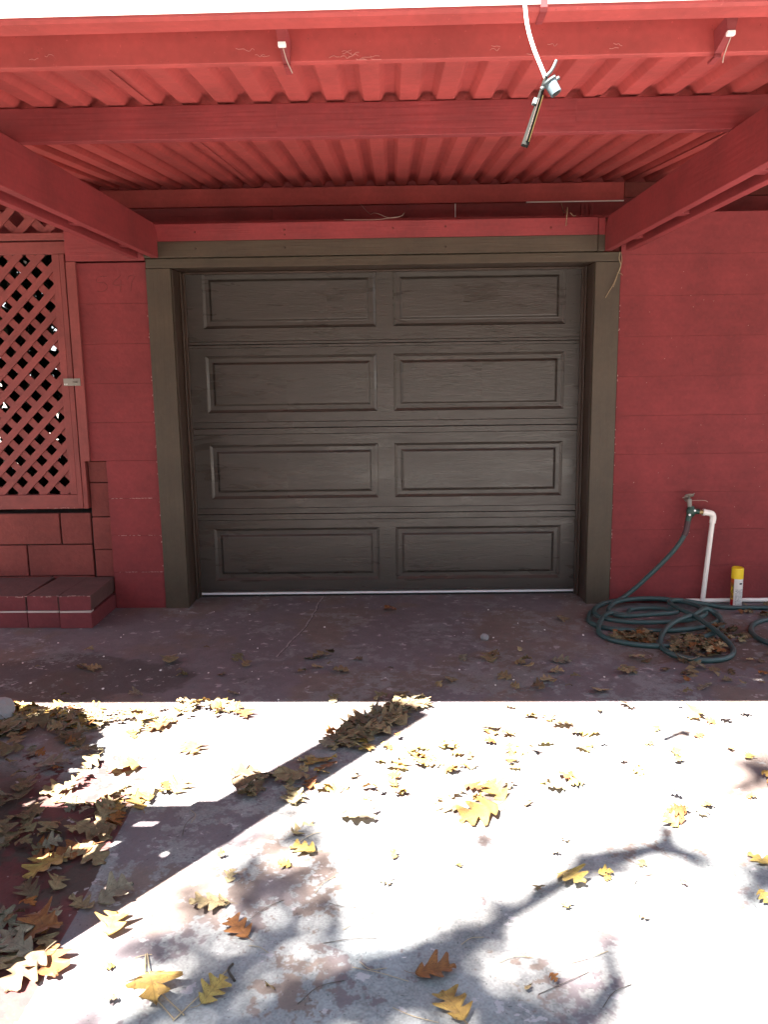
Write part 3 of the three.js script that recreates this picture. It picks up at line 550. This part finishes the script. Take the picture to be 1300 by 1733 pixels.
// ------------------------------------------------------------------ leaves
function leafGeo(seed) {
  const r = rngOf(seed), N = 60, C = 6, pos = [], uv = [], idx = [], lobes = rr(2.7, 3.7, r), depth = rr(0.66, 0.80, r), fat = rr(0.40, 0.52, r), c1 = rr(-0.5, 1.2, r), c2 = rr(-0.16, 0.24, r), tw = rr(-0.5, 0.5, r), ph = r();
  for (let i = 0; i <= N; i++) {
    const t = i / N, env = fat * Math.pow(Math.sin(Math.PI * Math.pow(clamp(t, 0.012, 0.988), 0.68)), 0.7);
    for (let j = 0; j <= C; j++) {
      const s = j / C * 2 - 1, q = t * lobes + (s < 0 ? 0.2 : 0) + 0.2, f = q % 1, lobe = clamp(1.25 * (1 - Math.abs(2 * f - 1)) - 0.1);
      const tooth = 1 - Math.abs(2 * ((q * 3 + 0.5) % 1) - 1);
      let w = env * (1 - depth + depth * Math.pow(lobe, 0.9) * (0.80 + 0.20 * tooth)) * (0.82 + 0.34 * hash(Math.floor(q), s < 0 ? 1 : 2, seed));
      if (i === 0) w = 0.012; if (i === N) w = 0.004;
      const x = s * w, y = t + Math.abs(s) * Math.abs(s) * w * 0.5;
      const h = c1 * x * x * 0.9 + c2 * Math.sin(Math.PI * t) + tw * x * (t - 0.4) * 0.7 + 0.04 * Math.sin(9 * t + 6 * s + ph * 6) * Math.abs(s) - 0.012 * (1 - Math.abs(s));
      pos.push(x, h, -(y - 0.5)); uv.push(0.5 + x * 1.1, t);
    }
  }
  const W = C + 1;
  for (let i = 0; i < N; i++) for (let j = 0; j < C; j++) { const a = i * W + j; idx.push(a, a + 1, a + W + 1, a, a + W + 1, a + W); }
  let b = pos.length / 3; const bend = rr(-0.15, 0.15, r);
  for (let k = 0; k <= 4; k++) { const t = k / 4; for (const s of [-1, 1]) { pos.push(s * 0.009 + bend * t * t, 0.02 * t * c1, 0.5 + 0.26 * t); uv.push(0.5, 0.01); } }
  for (let k = 0; k < 4; k++) { const a = b + 2 * k; idx.push(a, a + 2, a + 1, a + 1, a + 2, a + 3); }
  const g = new THREE.BufferGeometry(); g.setAttribute('position', new THREE.Float32BufferAttribute(pos, 3)); g.setAttribute('uv', new THREE.Float32BufferAttribute(uv, 2)); g.setIndex(idx); g.computeVertexNormals();
  return g;
}
const tLeaf = tex(256, 256, (u, v) => {
  const x = Math.abs(u - 0.5), mid = Math.exp(-((x / 0.012) ** 2)), q = ((v - x * 0.9) * 8 + 0.5) % 1, side = Math.exp(-(((Math.abs(q - 0.5)) / 0.06) ** 2)) * 0.5;
  const n = fbm(u * 9, v * 9, 111, 4), sp = vn(u * 40, v * 40, 112);
  let k = 0.72 + 0.34 * n - 0.16 * Math.max(mid, side);
  if (sp > 0.86) k *= 0.72;
  return [k, k * (0.94 + 0.08 * n), k * (0.9 + 0.1 * n)];
}, true);
const LEAFG = Array.from({ length: 12 }, (_, i) => leafGeo(200 + i * 13));
const LC = { gold: [0.32, 0.195, 0.044], tan: [0.24, 0.178, 0.094], orange: [0.23, 0.085, 0.017], brown: [0.135, 0.09, 0.048], pale: [0.37, 0.29, 0.16], yellow: [0.40, 0.285, 0.072], olive: [0.16, 0.132, 0.068], grey: [0.21, 0.186, 0.138] };
const LM = {}; for (const k in LC) LM[k] = new THREE.MeshPhysicalMaterial({ color: lin(...LC[k]), map: tLeaf, roughness: 0.75, side: THREE.DoubleSide, transmission: 0.22, thickness: 0 });
let leafCount = 0;
function leaf(x, z, size, col, label, group, o = {}) {
  const m = new THREE.Mesh(LEAFG[o.v ?? Math.floor(rnd() * LEAFG.length)], LM[col]);
  m.name = numbered('oak_leaf'); m.castShadow = m.receiveShadow = true;
  m.scale.setScalar(size); m.scale.x *= rr(0.85, 1.2); m.scale.y *= rr(0.5, 1.1);
  m.rotation.order = 'YXZ'; m.rotation.set(rr(-0.28, 0.28) * (o.tilt ?? 1), o.turn ?? rnd() * 6.283, rr(-0.3, 0.3) * (o.tilt ?? 1));
  m.position.set(x, 0.006 + size * 0.075 + (o.lift ?? 0), z); scene.add(m); leafCount++;
  return tag(m, label, 'leaf', group);
}
// leaves that stand out one by one
for (const [x, z, s, c, l] of [
  [-0.655, 2.80, 0.098, 'gold', 'golden oak leaf lying flat where the post shadow meets the sunlit concrete'],
  [-0.435, 2.72, 0.105, 'pale', 'pale tan oak leaf with long lobes, on pinkish worn concrete left of centre'],
  [-0.345, 2.815, 0.088, 'orange', 'curled orange brown oak leaf on pale concrete, lower left of centre'],
  [-0.50, 3.02, 0.125, 'gold', 'large golden oak leaf near the bottom edge of the photo, left of centre'],
  [-0.765, 2.93, 0.135, 'orange', 'large orange brown oak leaf at the lower left corner, half in sun'],
  [-0.072, 2.31, 0.115, 'tan', 'wide tan oak leaf in the sun below the middle leaf drift'],
  [-0.232, 2.365, 0.098, 'pale', 'curled pale leaf with a dark edge on the grey patch left of centre'],
  [-0.222, 2.48, 0.085, 'yellow', 'small yellow oak leaf beside a thin straw on sunlit concrete'],
  [0.30, 2.30, 0.135, 'gold', 'large curled golden oak leaf with raised tips, right of centre in the sun'],
  [0.90, 2.305, 0.095, 'orange', 'lone orange oak leaf above the forked branch shadow'],
  [0.515, 2.625, 0.092, 'yellow', 'pale yellow oak leaf lying on the dark branch shadow'],
  [0.135, 2.965, 0.095, 'orange', 'orange brown oak leaf in the soft shadow at the bottom, near the centre'],
  [0.165, 3.07, 0.105, 'gold', 'golden brown oak leaf cut by the bottom edge, near the centre'],
  [1.06, 2.54, 0.085, 'yellow', 'small bright yellow leaf near the right edge of the photo'],
  [-0.69, 2.68, 0.098, 'grey', 'grey brown oak leaf with narrow lobes inside the post shadow'],
  [-0.77, 2.71, 0.09, 'tan', 'dull tan leaf at the edge of the red paint, lower left'],
  [-0.92, 2.555, 0.15, 'yellow', 'large sunlit oak leaf with pointed lobes among shaded leaves at the left'],
  [-0.88, 2.95, 0.10, 'tan', 'tan leaf at the left edge, beside the large orange leaf'],
  [-0.82, 2.83, 0.095, 'orange', 'small rusty leaf in shade above the large orange leaf'],
  [-0.895, 1.99, 0.11, 'gold', 'golden leaf in a sunlit patch above the dark band, at the left'],
  [-0.70, 1.83, 0.105, 'gold', 'upper golden leaf alone on the blown-out concrete, left of the post shadow'],
  [-1.02, 0.91, 0.10, 'tan', 'tan oak leaf alone on the shaded floor in front of the left trim leg'],
  [-0.20, 1.065, 0.085, 'tan', 'curled tan leaf on the shaded floor, left of centre'],
  [0.29, 1.19, 0.075, 'tan', 'small tan leaf on the shaded floor, centre, near the sun line'],
  [0.02, 0.10, 0.085, 'orange', 'rust coloured leaf close to the door bottom, near the middle'],
  [0.95, 0.32, 0.08, 'tan', 'dry tan leaf left of the hose coils'],
  [1.18, 0.93, 0.085, 'pale', 'pale leaf in front of the hose coils'],
  [-0.36, 3.02, 0.08, 'yellow', 'small yellow leaf beside the crossed pine needles at the bottom'],
]) leaf(x, z, s, c, l, null, { tilt: 0.8 });
const TANS = ['tan', 'tan', 'brown', 'olive', 'grey', 'tan', 'pale'], SUNNY = ['gold', 'yellow', 'yellow', 'pale', 'tan', 'orange'];
const pick = (a) => a[Math.floor(rnd() * a.length)];
const HUE = { gold: 'golden', tan: 'tan', orange: 'rust orange', brown: 'dark brown', pale: 'pale buff', yellow: 'bright yellow', olive: 'olive brown', grey: 'grey brown' };
const litter = [];                                                     // small leaves between the others, joined into one mass
const scatter = (n, extra, make, cols, group, where, o) => {
  for (let k = 0; k < n + extra; k++) {
    const [x, z, s] = make(k), c = pick(cols);
    if (k < n) leaf(x, z, s, c, `${s > 0.105 ? 'larger ' : s < 0.07 ? 'small ' : ''}${HUE[c]} leaf ${where(x, z)}`, group, o()); else litter.push([x, z, s * 0.62, c, 0.012]);
  }
};
scatter(50, 34, (k) => { const t = k % 3 ? rr(0, 1) : rr(0, 0.5), w = rr(-1, 1) * 0.075 * (1 - 0.3 * t); return [-0.17 + 0.30 * t + w * 0.8, 1.84 - 0.45 * t + w * 0.6, rr(0.072, 0.115)]; }, TANS, 'leaves drifted along the post shadow', (x, z) => `in the drift on the post shadow, ${z > 1.72 ? 'near end' : z > 1.55 ? 'middle' : 'far end'}`, () => ({ lift: rr(0, 0.008), tilt: 0.8 }));
scatter(7, 6, () => [rr(-0.47, -0.25), rr(2.0, 2.2), rr(0.08, 0.13)], TANS, 'leaves in the lower post shadow', () => 'in the post shadow below the drift', () => ({}));
scatter(50, 120, () => { let x, z; do { x = rr(-1.55, -0.80); z = rr(1.55, 3.0); } while (x < -0.054 - 0.5 * (4.9 - z) || (x > -1.0 && z < 2.2)); return [x, z, rr(0.07, 0.13)]; }, ['tan', 'brown', 'olive', 'grey', 'tan', 'orange'], 'leaves in the shade at the left edge', (x, z) => `in the left shade, ${z > 2.55 ? 'the nearest part' : z > 2.1 ? 'the middle part' : 'inside the rounded shadow'}`, () => ({ lift: rr(0, 0.006), tilt: 0.9 }));
scatter(40, 60, () => { const t = rnd(); return [lerp(-1.55, -0.55, Math.pow(t, 1.2)), rr(1.42, 1.55) + (t < 0.75 ? rr(0, 0.26) * t : 0), rr(0.06, 0.105)]; }, SUNNY, 'sunlit leaves along the roof shadow at the left', (x) => `by the roof shadow, ${x < -1.2 ? 'at the left edge' : x < -0.85 ? 'left part' : 'its right end'}`, () => ({ tilt: 1.0 }));
scatter(8, 6, () => [rr(-1.0, -0.66), rr(2.08, 2.24), rr(0.07, 0.11)], SUNNY, 'leaves on the edge of the dark band', () => 'on the sunlit edge of the dark band, left', () => ({ tilt: 1.4 }));
scatter(38, 34, () => { const a = rr(0, 6.283), d = Math.pow(rnd(), 0.75); return [0.16 + 0.46 * d * Math.cos(a), 1.94 + 0.34 * d * Math.sin(a), rr(0.045, 0.095)]; }, SUNNY, 'sunlit leaves scattered below the drift', (x, z) => `in the sunlit scatter below the drift, ${x < 0.14 ? 'left' : 'right'} ${z < 1.93 ? 'far' : 'near'} part`, () => ({ tilt: 1.2 }));
scatter(22, 30, () => [rr(0.4, 1.45), rr(1.45, 2.35), rr(0.045, 0.09)], SUNNY, 'leaves on the sunlit concrete at the right', (x, z) => `on the bright concrete at the right, ${z < 1.7 ? 'by the roof shadow' : x < 0.9 ? 'left part' : 'right part'}`, () => ({ tilt: 1.2 }));
scatter(28, 26, (k) => { const right = k % 3 === 0; return [right ? rr(0.7, 1.6) : rr(-1.6, 0.9), right ? rr(0.95, 1.38) : rr(0.75, 1.4), rr(0.045, 0.10)]; }, TANS, 'leaves on the shaded concrete', (x) => `on the shaded concrete under the roof, ${x < -0.5 ? 'left part' : x < 0.7 ? 'middle part' : 'right part by the hose'}`, () => ({ tilt: 1.4 }));
for (let k = 0; k < 22; k++) litter.push([rr(-0.7, 1.1), rr(2.35, 3.05), rr(0.02, 0.045), pick(SUNNY), 0.002]);
const litterMat = new THREE.MeshPhysicalMaterial({ color: 0xffffff, map: tLeaf, roughness: 0.8, side: THREE.DoubleSide });
function heap(list, label, v) {
  const im = new THREE.InstancedMesh(LEAFG[v], litterMat, list.length), d = new THREE.Object3D(), c = new THREE.Color();
  list.forEach(([x, z, s, col, lift], i) => { d.position.set(x, 0.006 + rnd() * (lift + 0.010), z); d.rotation.set(rr(-0.5, 0.5), rnd() * 6.28, rr(-0.5, 0.5)); d.scale.setScalar(s); d.updateMatrix(); im.setMatrixAt(i, d.matrix); im.setColorAt(i, c.setRGB(...LC[col]).multiplyScalar(rr(0.7, 1.15))); });
  im.name = numbered('leaf_litter'); im.userData.kind = 'stuff'; im.castShadow = im.receiveShadow = true; tag(im, label, 'leaf litter'); scene.add(im);
}
heap(litter, 'small leaves and scraps lying between the larger leaves on the driveway', 5);
// heaps caught in the hose coils: one mass
{
  const spots = [];
  for (let k = 0; k < 300; k++) {
    const a = rr(0, 6.283), d = Math.sqrt(rnd());
    if (k < 110) spots.push([1.245 + 0.115 * d * Math.cos(a), 0.66 + 0.085 * d * Math.sin(a), 0.022]);
    else if (k < 215) spots.push([1.50 + 0.13 * d * Math.cos(a), 0.80 + 0.13 * d * Math.sin(a), 0.025]);
    else if (k < 250) spots.push([1.70 + 0.12 * d * Math.cos(a), 0.60 + 0.14 * d * Math.sin(a), 0.01]);
    else if (k < 270) spots.push([rr(1.2, 1.9), rr(0.9, 1.25), 0.0]);
    else spots.push([rr(1.9, 2.35), rr(0.06, 0.30), 0.004]);
  }
  heap(spots.map(([x, z, l]) => [x, z, rr(0.03, 0.065), pick(['tan', 'brown', 'brown', 'pale', 'orange', 'tan']), l]), 'brown leaf litter caught in the hose coils', 3);
}
// pine needles and twigs
for (let k = 0; k < 26; k++) {
  const x = rr(-0.7, 1.1), z = rr(2.25, 3.08), a = rr(-0.6, 0.9) + (rnd() < 0.3 ? 1.2 : 0), L = rr(0.05, 0.15), b = rr(-0.02, 0.02);
  const g = tube([[0, 0, 0], [L * 0.5, 0.003, b], [L, 0, 0]], 0.0009, 8, 4); const m = mesh('pine_needle', g, k % 3 ? M.straw : M.bark, scene);
  m.position.set(x, 0.0025, z); m.rotation.y = a; tag(m, `thin ${k % 3 ? 'pale' : 'dark'} dry pine needle on the sunlit concrete, ${x < -0.1 ? 'left' : x < 0.5 ? 'middle' : 'right'} ${z > 2.7 ? 'foreground' : 'farther back'}`, 'pine needle', 'pine needles on the sunlit concrete');
}
{
  const m = mesh('pine_needle', merge([tube([[-0.545, 0.004, 2.895], [-0.50, 0.012, 3.0], [-0.41, 0.004, 3.085]], 0.0015, 14, 5), tube([[-0.548, 0.004, 2.897], [-0.515, 0.008, 3.0], [-0.43, 0.004, 3.095]], 0.0015, 14, 5), tube([[-0.34, 0.004, 2.945], [-0.38, 0.009, 3.02], [-0.43, 0.004, 3.1]], 0.0015, 14, 5)]), M.straw, scene);
  tag(m, 'bundle of crossed pine needles beside the large golden leaf at the bottom', 'pine needles');
  const tw = mesh('twig', tube([[-0.335, 0.004, 2.93], [-0.34, 0.008, 2.955], [-0.32, 0.004, 2.985]], 0.003, 14, 6), M.bark, scene); tag(tw, 'short dark twig at the bottom left of centre', 'twig');
  const rng = rngOf(55);
  const stone = (x, z, s, label, mat, sq = 0.7) => { const g = new THREE.IcosahedronGeometry(s, 2), p = g.attributes.position; for (let i = 0; i < p.count; i++) { const k = 0.75 + 0.5 * fbm(p.getX(i) / s * 1.4 + 5 + x * 9, p.getY(i) / s * 1.4 + p.getZ(i) / s + 5, 120, 3); p.setXYZ(i, p.getX(i) * k, p.getY(i) * k * sq, p.getZ(i) * k); } g.computeVertexNormals(); const m = mesh('stone', g, mat, scene); m.position.set(x, s * sq * 0.8, z); return tag(m, label, 'stone'); };
  const pale = new THREE.MeshStandardMaterial({ color: lin(0.30, 0.30, 0.31), roughness: 0.9, bumpMap: bStipple, bumpScale: 0.004 });
  stone(-1.525, 1.565, 0.055, 'pale grey rough stone at the left edge of the photo', pale, 1.0);
  stone(0.50, 0.625, 0.022, 'small grey stone on the shaded floor right of centre', pale, 0.8);
  const bits = []; for (let k = 0; k < 46; k++) { const g = new THREE.IcosahedronGeometry(rr(0.0025, 0.0065, rng), 0); g.scale(1, 0.5, 1.3); g.translate(rr(-1.9, 1.9, rng), 0.002, rr(0.05, 1.38, rng)); bits.push(g); }
  const m2 = mesh('grit', merge(bits), M.white, scene); m2.userData.kind = 'stuff'; tag(m2, 'pale grit and paint flakes on the shaded concrete', 'grit');
}

// ------------------------------------------------------------------ what stands outside the frame and throws the shadows
// a point h metres up the sun's ray from a spot on the ground
const onRay = (x, z, h) => [x + SUN.x / SUN.y * h, h, z + SUN.z / SUN.y * h];
{
  const p = thing('timber_post', 'tall doubled timber post left of the driveway, outside the frame', 'post', [-1.095, 0, 3.156]);
  p.rotation.y = -0.618;
  mesh('plank', board(-0.103, -0.008, 0, 3.09, -0.05, 0.05, 0.004, true), M.timber, p);
  mesh('plank', board(0.008, 0.103, 0, 3.09, -0.05, 0.05, 0.004, true), M.timber, p);
  for (const [a, b] of [[0, 0.62], [0.70, 0.92], [1.04, 1.20], [1.32, 3.09]]) mesh('packer', board(-0.0078, 0.0078, a, b, -0.03, 0.03, 0.001), M.timber, p);

  const f = thing('board_fence', 'horizontal board fence left of the driveway, outside the frame', 'fence', [0, 0, 2.87]);
  const b = (x0, x1, y0, y1) => mesh('fence_board', board(x0, x1, y0, y1, -0.012, 0.012, 0.002), M.timber, f);
  const rows = [[0.02, 0.40], [0.402, 0.630], [0.632, 0.715, [-1.205, -1.178], [-1.092, -1.075]], [0.717, 0.790, [-1.158, -1.080]], [0.792, 0.868, [-1.128, -1.078]], [0.870, 0.905], [0.907, 0.985, [-1.200, -1.172]], [0.987, 1.065, [-1.29, -1.235], [-1.145, -1.070]], [1.067, 1.206]];
  for (const [y0, y1, ...gaps] of rows) { let x = -3.2; for (const [g0, g1] of gaps) { b(x, g0, y0, y1); x = g1; } b(x, -1.05, y0, y1); }
  mesh('fence_post', board(-1.049, -0.985, 0, 1.206, -0.04, 0.04, 0.003), M.timber, f);
}
function leafQuad() { const g = new THREE.PlaneGeometry(1, 0.6, 2, 1), p = g.attributes.position; for (let i = 0; i < p.count; i++) { p.setZ(i, 0.18 * Math.abs(p.getX(i))); if (Math.abs(p.getX(i)) > 0.4) p.setY(i, p.getY(i) * 0.35); } g.computeVertexNormals(); return g; }
function crown(parent, pts, size, color, seed) {
  const r = rngOf(seed), im = new THREE.InstancedMesh(leafQuad(), new THREE.MeshPhysicalMaterial({ color: 0xffffff, roughness: 0.8, side: THREE.DoubleSide }), pts.length), d = new THREE.Object3D(), c = new THREE.Color();
  pts.forEach((q, i) => { d.position.set(...q); d.rotation.set(r() * 6.28, r() * 6.28, r() * 6.28); d.scale.setScalar(size * (0.6 + 0.8 * r())); d.updateMatrix(); im.setMatrixAt(i, d.matrix); im.setColorAt(i, c.setRGB(...color).multiplyScalar(0.7 + 0.6 * r())); });
  im.name = 'crown'; im.userData.kind = 'stuff'; im.castShadow = im.receiveShadow = true; parent.add(im);
}
{
  const r = rngOf(31), s = thing('round_shrub', 'dense rounded shrub left of the driveway, outside the frame', 'shrub', [-1.90, 0, 2.50]);
  mesh('trunk', merge([between([0, 0, 0], [0.02, 0.5, 0], 0.04, 0.03), between([0.02, 0.5, 0], [0.15, 0.9, 0.1], 0.025, 0.01), between([0.02, 0.5, 0], [-0.14, 0.95, -0.08], 0.025, 0.01)]), M.bark, s);
  const pts = []; while (pts.length < 4200) { const x = r() * 2 - 1, y = r() * 2 - 1, z = r() * 2 - 1, d = Math.hypot(x, y, z); if (d > 1 + 0.12 * (fbm(x * 3 + 9, y * 3 + z * 3 + 9, 5, 2) - 0.5) || d < 0.45) continue; pts.push([x * 0.47, 0.88 + y * 0.6, z * 0.47]); }
  crown(s, pts, 0.09, [0.06, 0.09, 0.03], 32);

  const t = thing('oak_tree', 'nearly bare oak tree behind the camera, outside the frame', 'tree');
  const limbs = [], limb = (pts, r0, r1) => { const V = pts.map((q) => new THREE.Vector3(...q)), c = new THREE.CatmullRomCurve3(V), n = 14; let a = c.getPoint(0); for (let i = 1; i <= n; i++) { const q = c.getPoint(i / n); limbs.push(between(a.toArray(), q.toArray(), lerp(r0, r1, (i - 1) / n), lerp(r0, r1, i / n), 8)); a = q; } };
  mesh('trunk', merge([between([-0.4, 0, 8.2], [-0.5, 2.2, 7.9], 0.24, 0.19), between([-0.5, 2.2, 7.9], [-0.7, 4.4, 7.2], 0.19, 0.14)]), M.bark, t);
  const G = (x, z, h) => onRay(x, z, h * 1.35);
  limb([[-0.7, 4.4, 7.2], [-1.3, 4.8, 6.5], G(-0.30, 3.22, 5.0), G(-0.02, 2.98, 5.05), G(0.17, 2.885, 5.1)], 0.12, 0.062);
  limb([G(0.17, 2.885, 5.1), G(0.26, 2.82, 5.12), G(0.35, 2.745, 5.15)], 0.062, 0.036);
  limb([G(0.35, 2.745, 5.15), G(0.43, 2.68, 5.18), G(0.50, 2.62, 5.2)], 0.036, 0.040);
  limb([G(0.50, 2.62, 5.2), G(0.55, 2.57, 5.2), G(0.60, 2.535, 5.2)], 0.040, 0.062);
  limb([G(0.60, 2.535, 5.2), G(0.70, 2.50, 5.2), G(0.826, 2.455, 5.2)], 0.062, 0.036);
  limb([G(0.58, 2.55, 5.2), G(0.56, 2.50, 5.2), G(0.535, 2.455, 5.2)], 0.045, 0.01);
  limb([G(0.81, 2.46, 5.2), G(0.845, 2.41, 5.2), G(0.87, 2.345, 5.2)], 0.055, 0.012);
  limb([G(0.81, 2.46, 5.2), G(0.86, 2.50, 5.2), G(0.905, 2.57, 5.2)], 0.055, 0.014);
  limb([[-0.7, 4.4, 7.2], [-0.9, 5.2, 6.6], G(-0.1, 3.4, 5.6), G(0.25, 3.14, 5.6), G(0.45, 3.09, 5.6), G(0.54, 3.0, 5.6), G(0.545, 2.88, 5.6), G(0.56, 2.78, 5.6)], 0.09, 0.018);
  limb([[-0.7, 4.4, 7.2], [0.0, 5.4, 6.4], G(1.6, 2.3, 5.8), G(1.36, 2.0, 5.8), G(1.20, 2.12, 5.8), G(1.04, 2.23, 5.8)], 0.09, 0.014);
  limb([G(1.6, 2.3, 5.8), G(1.3, 2.6, 5.7), G(0.99, 2.63, 5.7)], 0.07, 0.05);
  limb([[-1.3, 4.8, 6.5], G(-0.62, 3.3, 5.3), G(-0.45, 3.06, 5.3), G(-0.26, 2.86, 5.3), G(-0.10, 2.62, 5.3)], 0.07, 0.016);
  limb([G(-0.26, 2.86, 5.3), G(-0.36, 2.62, 5.4), G(-0.30, 2.42, 5.4), G(-0.14, 2.30, 5.4)], 0.022, 0.008);
  limb([G(0.02, 2.98, 5.05), G(0.2, 3.02, 5.1), G(0.36, 3.06, 5.1)], 0.05, 0.03);
  const rt = rngOf(505);
  for (const [x, z, n] of [[0.18, 2.88, 7], [0.36, 2.74, 5], [0.55, 2.58, 5], [0.83, 2.45, 5], [-0.2, 2.85, 7], [-0.3, 2.6, 6], [0.3, 3.08, 6], [0.54, 2.95, 5], [1.3, 2.05, 5], [-0.45, 2.9, 6]])
    for (let k = 0; k < n; k++) {                                     // bare twigs
      const a = rt() * 6.28, L = 0.10 + 0.22 * rt(), h = 4.9 + rt(), b = a + (rt() - 0.5) * 1.2;
      limb([G(x, z, h), G(x + Math.cos(a) * L * 0.5, z + Math.sin(a) * L * 0.5, h), G(x + Math.cos(b) * L, z + Math.sin(b) * L, h)], 0.016, 0.006);
    }
  mesh('limbs', merge(limbs), M.bark, t);
  const rr2 = rngOf(77), lp = [];
  for (const [x, z, h, n, sp] of [[-0.02, 3.05, 5.1, 190, 0.12], [0.15, 3.06, 5.1, 60, 0.08], [0.36, 3.08, 5.6, 70, 0.08], [0.45, 3.09, 5.6, 40, 0.06], [-0.17, 2.57, 5.4, 46, 0.07], [-0.30, 2.46, 5.4, 50, 0.08], [-0.36, 2.36, 5.4, 26, 0.05], [0.27, 2.50, 5.3, 24, 0.07], [1.33, 1.99, 5.8, 50, 0.06], [1.00, 2.65, 5.7, 70, 0.07], [0.33, 2.22, 5.5, 26, 0.05], [-0.50, 2.78, 5.4, 60, 0.07], [-0.40, 2.72, 5.4, 50, 0.07], [-0.28, 2.80, 5.4, 40, 0.07], [-0.16, 2.86, 5.3, 40, 0.07], [-0.42, 3.06, 5.2, 80, 0.09], [-0.24, 3.04, 5.2, 90, 0.09], [-0.60, 3.06, 5.2, 30, 0.07], [0.13, 2.98, 5.1, 60, 0.07], [-0.62, 1.66, 5.5, 14, 0.05], [0.10, 2.66, 5.3, 14, 0.06]])
    for (let k = 0; k < n; k++) { const g = onRay(x, z, h * 1.35); lp.push([g[0] + (rr2() + rr2() - 1) * sp * 1.6, g[1] + (rr2() - 0.5) * 0.5, g[2] + (rr2() + rr2() - 1) * sp * 1.6]); }
  crown(t, lp, 0.065, [0.12, 0.08, 0.03], 78);
}
// unseen trees added around the yard to hold back low sky light
{
  const r = rngOf(401);
  for (const [x, z, h, w, l] of [[-7.5, 13, 4.6, 2.6, 'added dense tree blocking low sky, far behind the camera, leftmost'], [-3.2, 15.5, 5.4, 2.8, 'added tall dense tree blocking low sky behind the camera, second from left'], [1.6, 15, 4.8, 2.9, 'added dense tree blocking low sky straight behind the camera'], [6, 14, 5.2, 2.8, 'added tall dense tree blocking low sky behind the camera, second from right'], [10, 11.5, 4.6, 2.6, 'added dense tree blocking low sky, far behind the camera, rightmost'], [-11.5, 8, 4.4, 2.5, 'added dense tree blocking low sky beyond the left side of the yard'], [12.5, 5.5, 4.4, 2.5, 'added dense tree blocking low sky beyond the right side of the yard']]) {
    const t = thing('sky_blocker_tree', l, 'tree', [x, 0, z]);
    mesh('trunk', merge([between([0, 0, 0], [0.1, h * 0.4, 0], 0.22, 0.15), between([0.1, h * 0.4, 0], [0.5, h * 0.75, 0.2], 0.12, 0.04), between([0.1, h * 0.4, 0], [-0.5, h * 0.7, -0.2], 0.12, 0.04)]), M.bark, t);
    const pts = []; while (pts.length < 1500) { const a = r() * 2 - 1, b = r() * 2 - 1, c = r() * 2 - 1, d = Math.hypot(a, b, c); if (d > 1 || d < 0.4 || fbm(a * 2 + 5, b * 2 + c * 2 + 7, 402, 3) < 0.4) continue; pts.push([a * w, h * 0.56 + b * h * 0.44, c * w]); }
    crown(t, pts, 0.62, [0.07, 0.085, 0.035], 403 + Math.round(x * 3));
  }
}
// bushes seen through the lattice at the far end of the passage
{
  const r = rngOf(91);
  for (const [x, z, n, label] of [[-3.3, -3.7, 1800, 'dark leafy bush seen through the right of the lattice'], [-4.5, -4.6, 1700, 'dark leafy bush farther left, seen through the lattice'], [-2.7, -5.2, 1300, 'dark leafy bush behind, at the right edge of the lattice']]) {
    const s = thing('leafy_bush', label, 'bush', [x, 0, z]);
    mesh('trunk', merge([between([0, 0, 0], [0, 0.9, 0], 0.05, 0.03), between([0, 0.9, 0], [0.25, 1.7, 0.1], 0.03, 0.01), between([0, 0.7, 0], [-0.3, 1.6, 0], 0.03, 0.01)]), M.bark, s);
    const pts = []; for (let k = 0; k < n; k++) { const a = r() * 6.28, d = Math.sqrt(r()); pts.push([Math.cos(a) * d * 0.8, 0.05 + r() * 2.4, Math.sin(a) * d * 0.55]); }
    crown(s, pts, 0.15, [0.05, 0.07, 0.025], 92 + n);
  }
}
renderer.render(scene, camera);
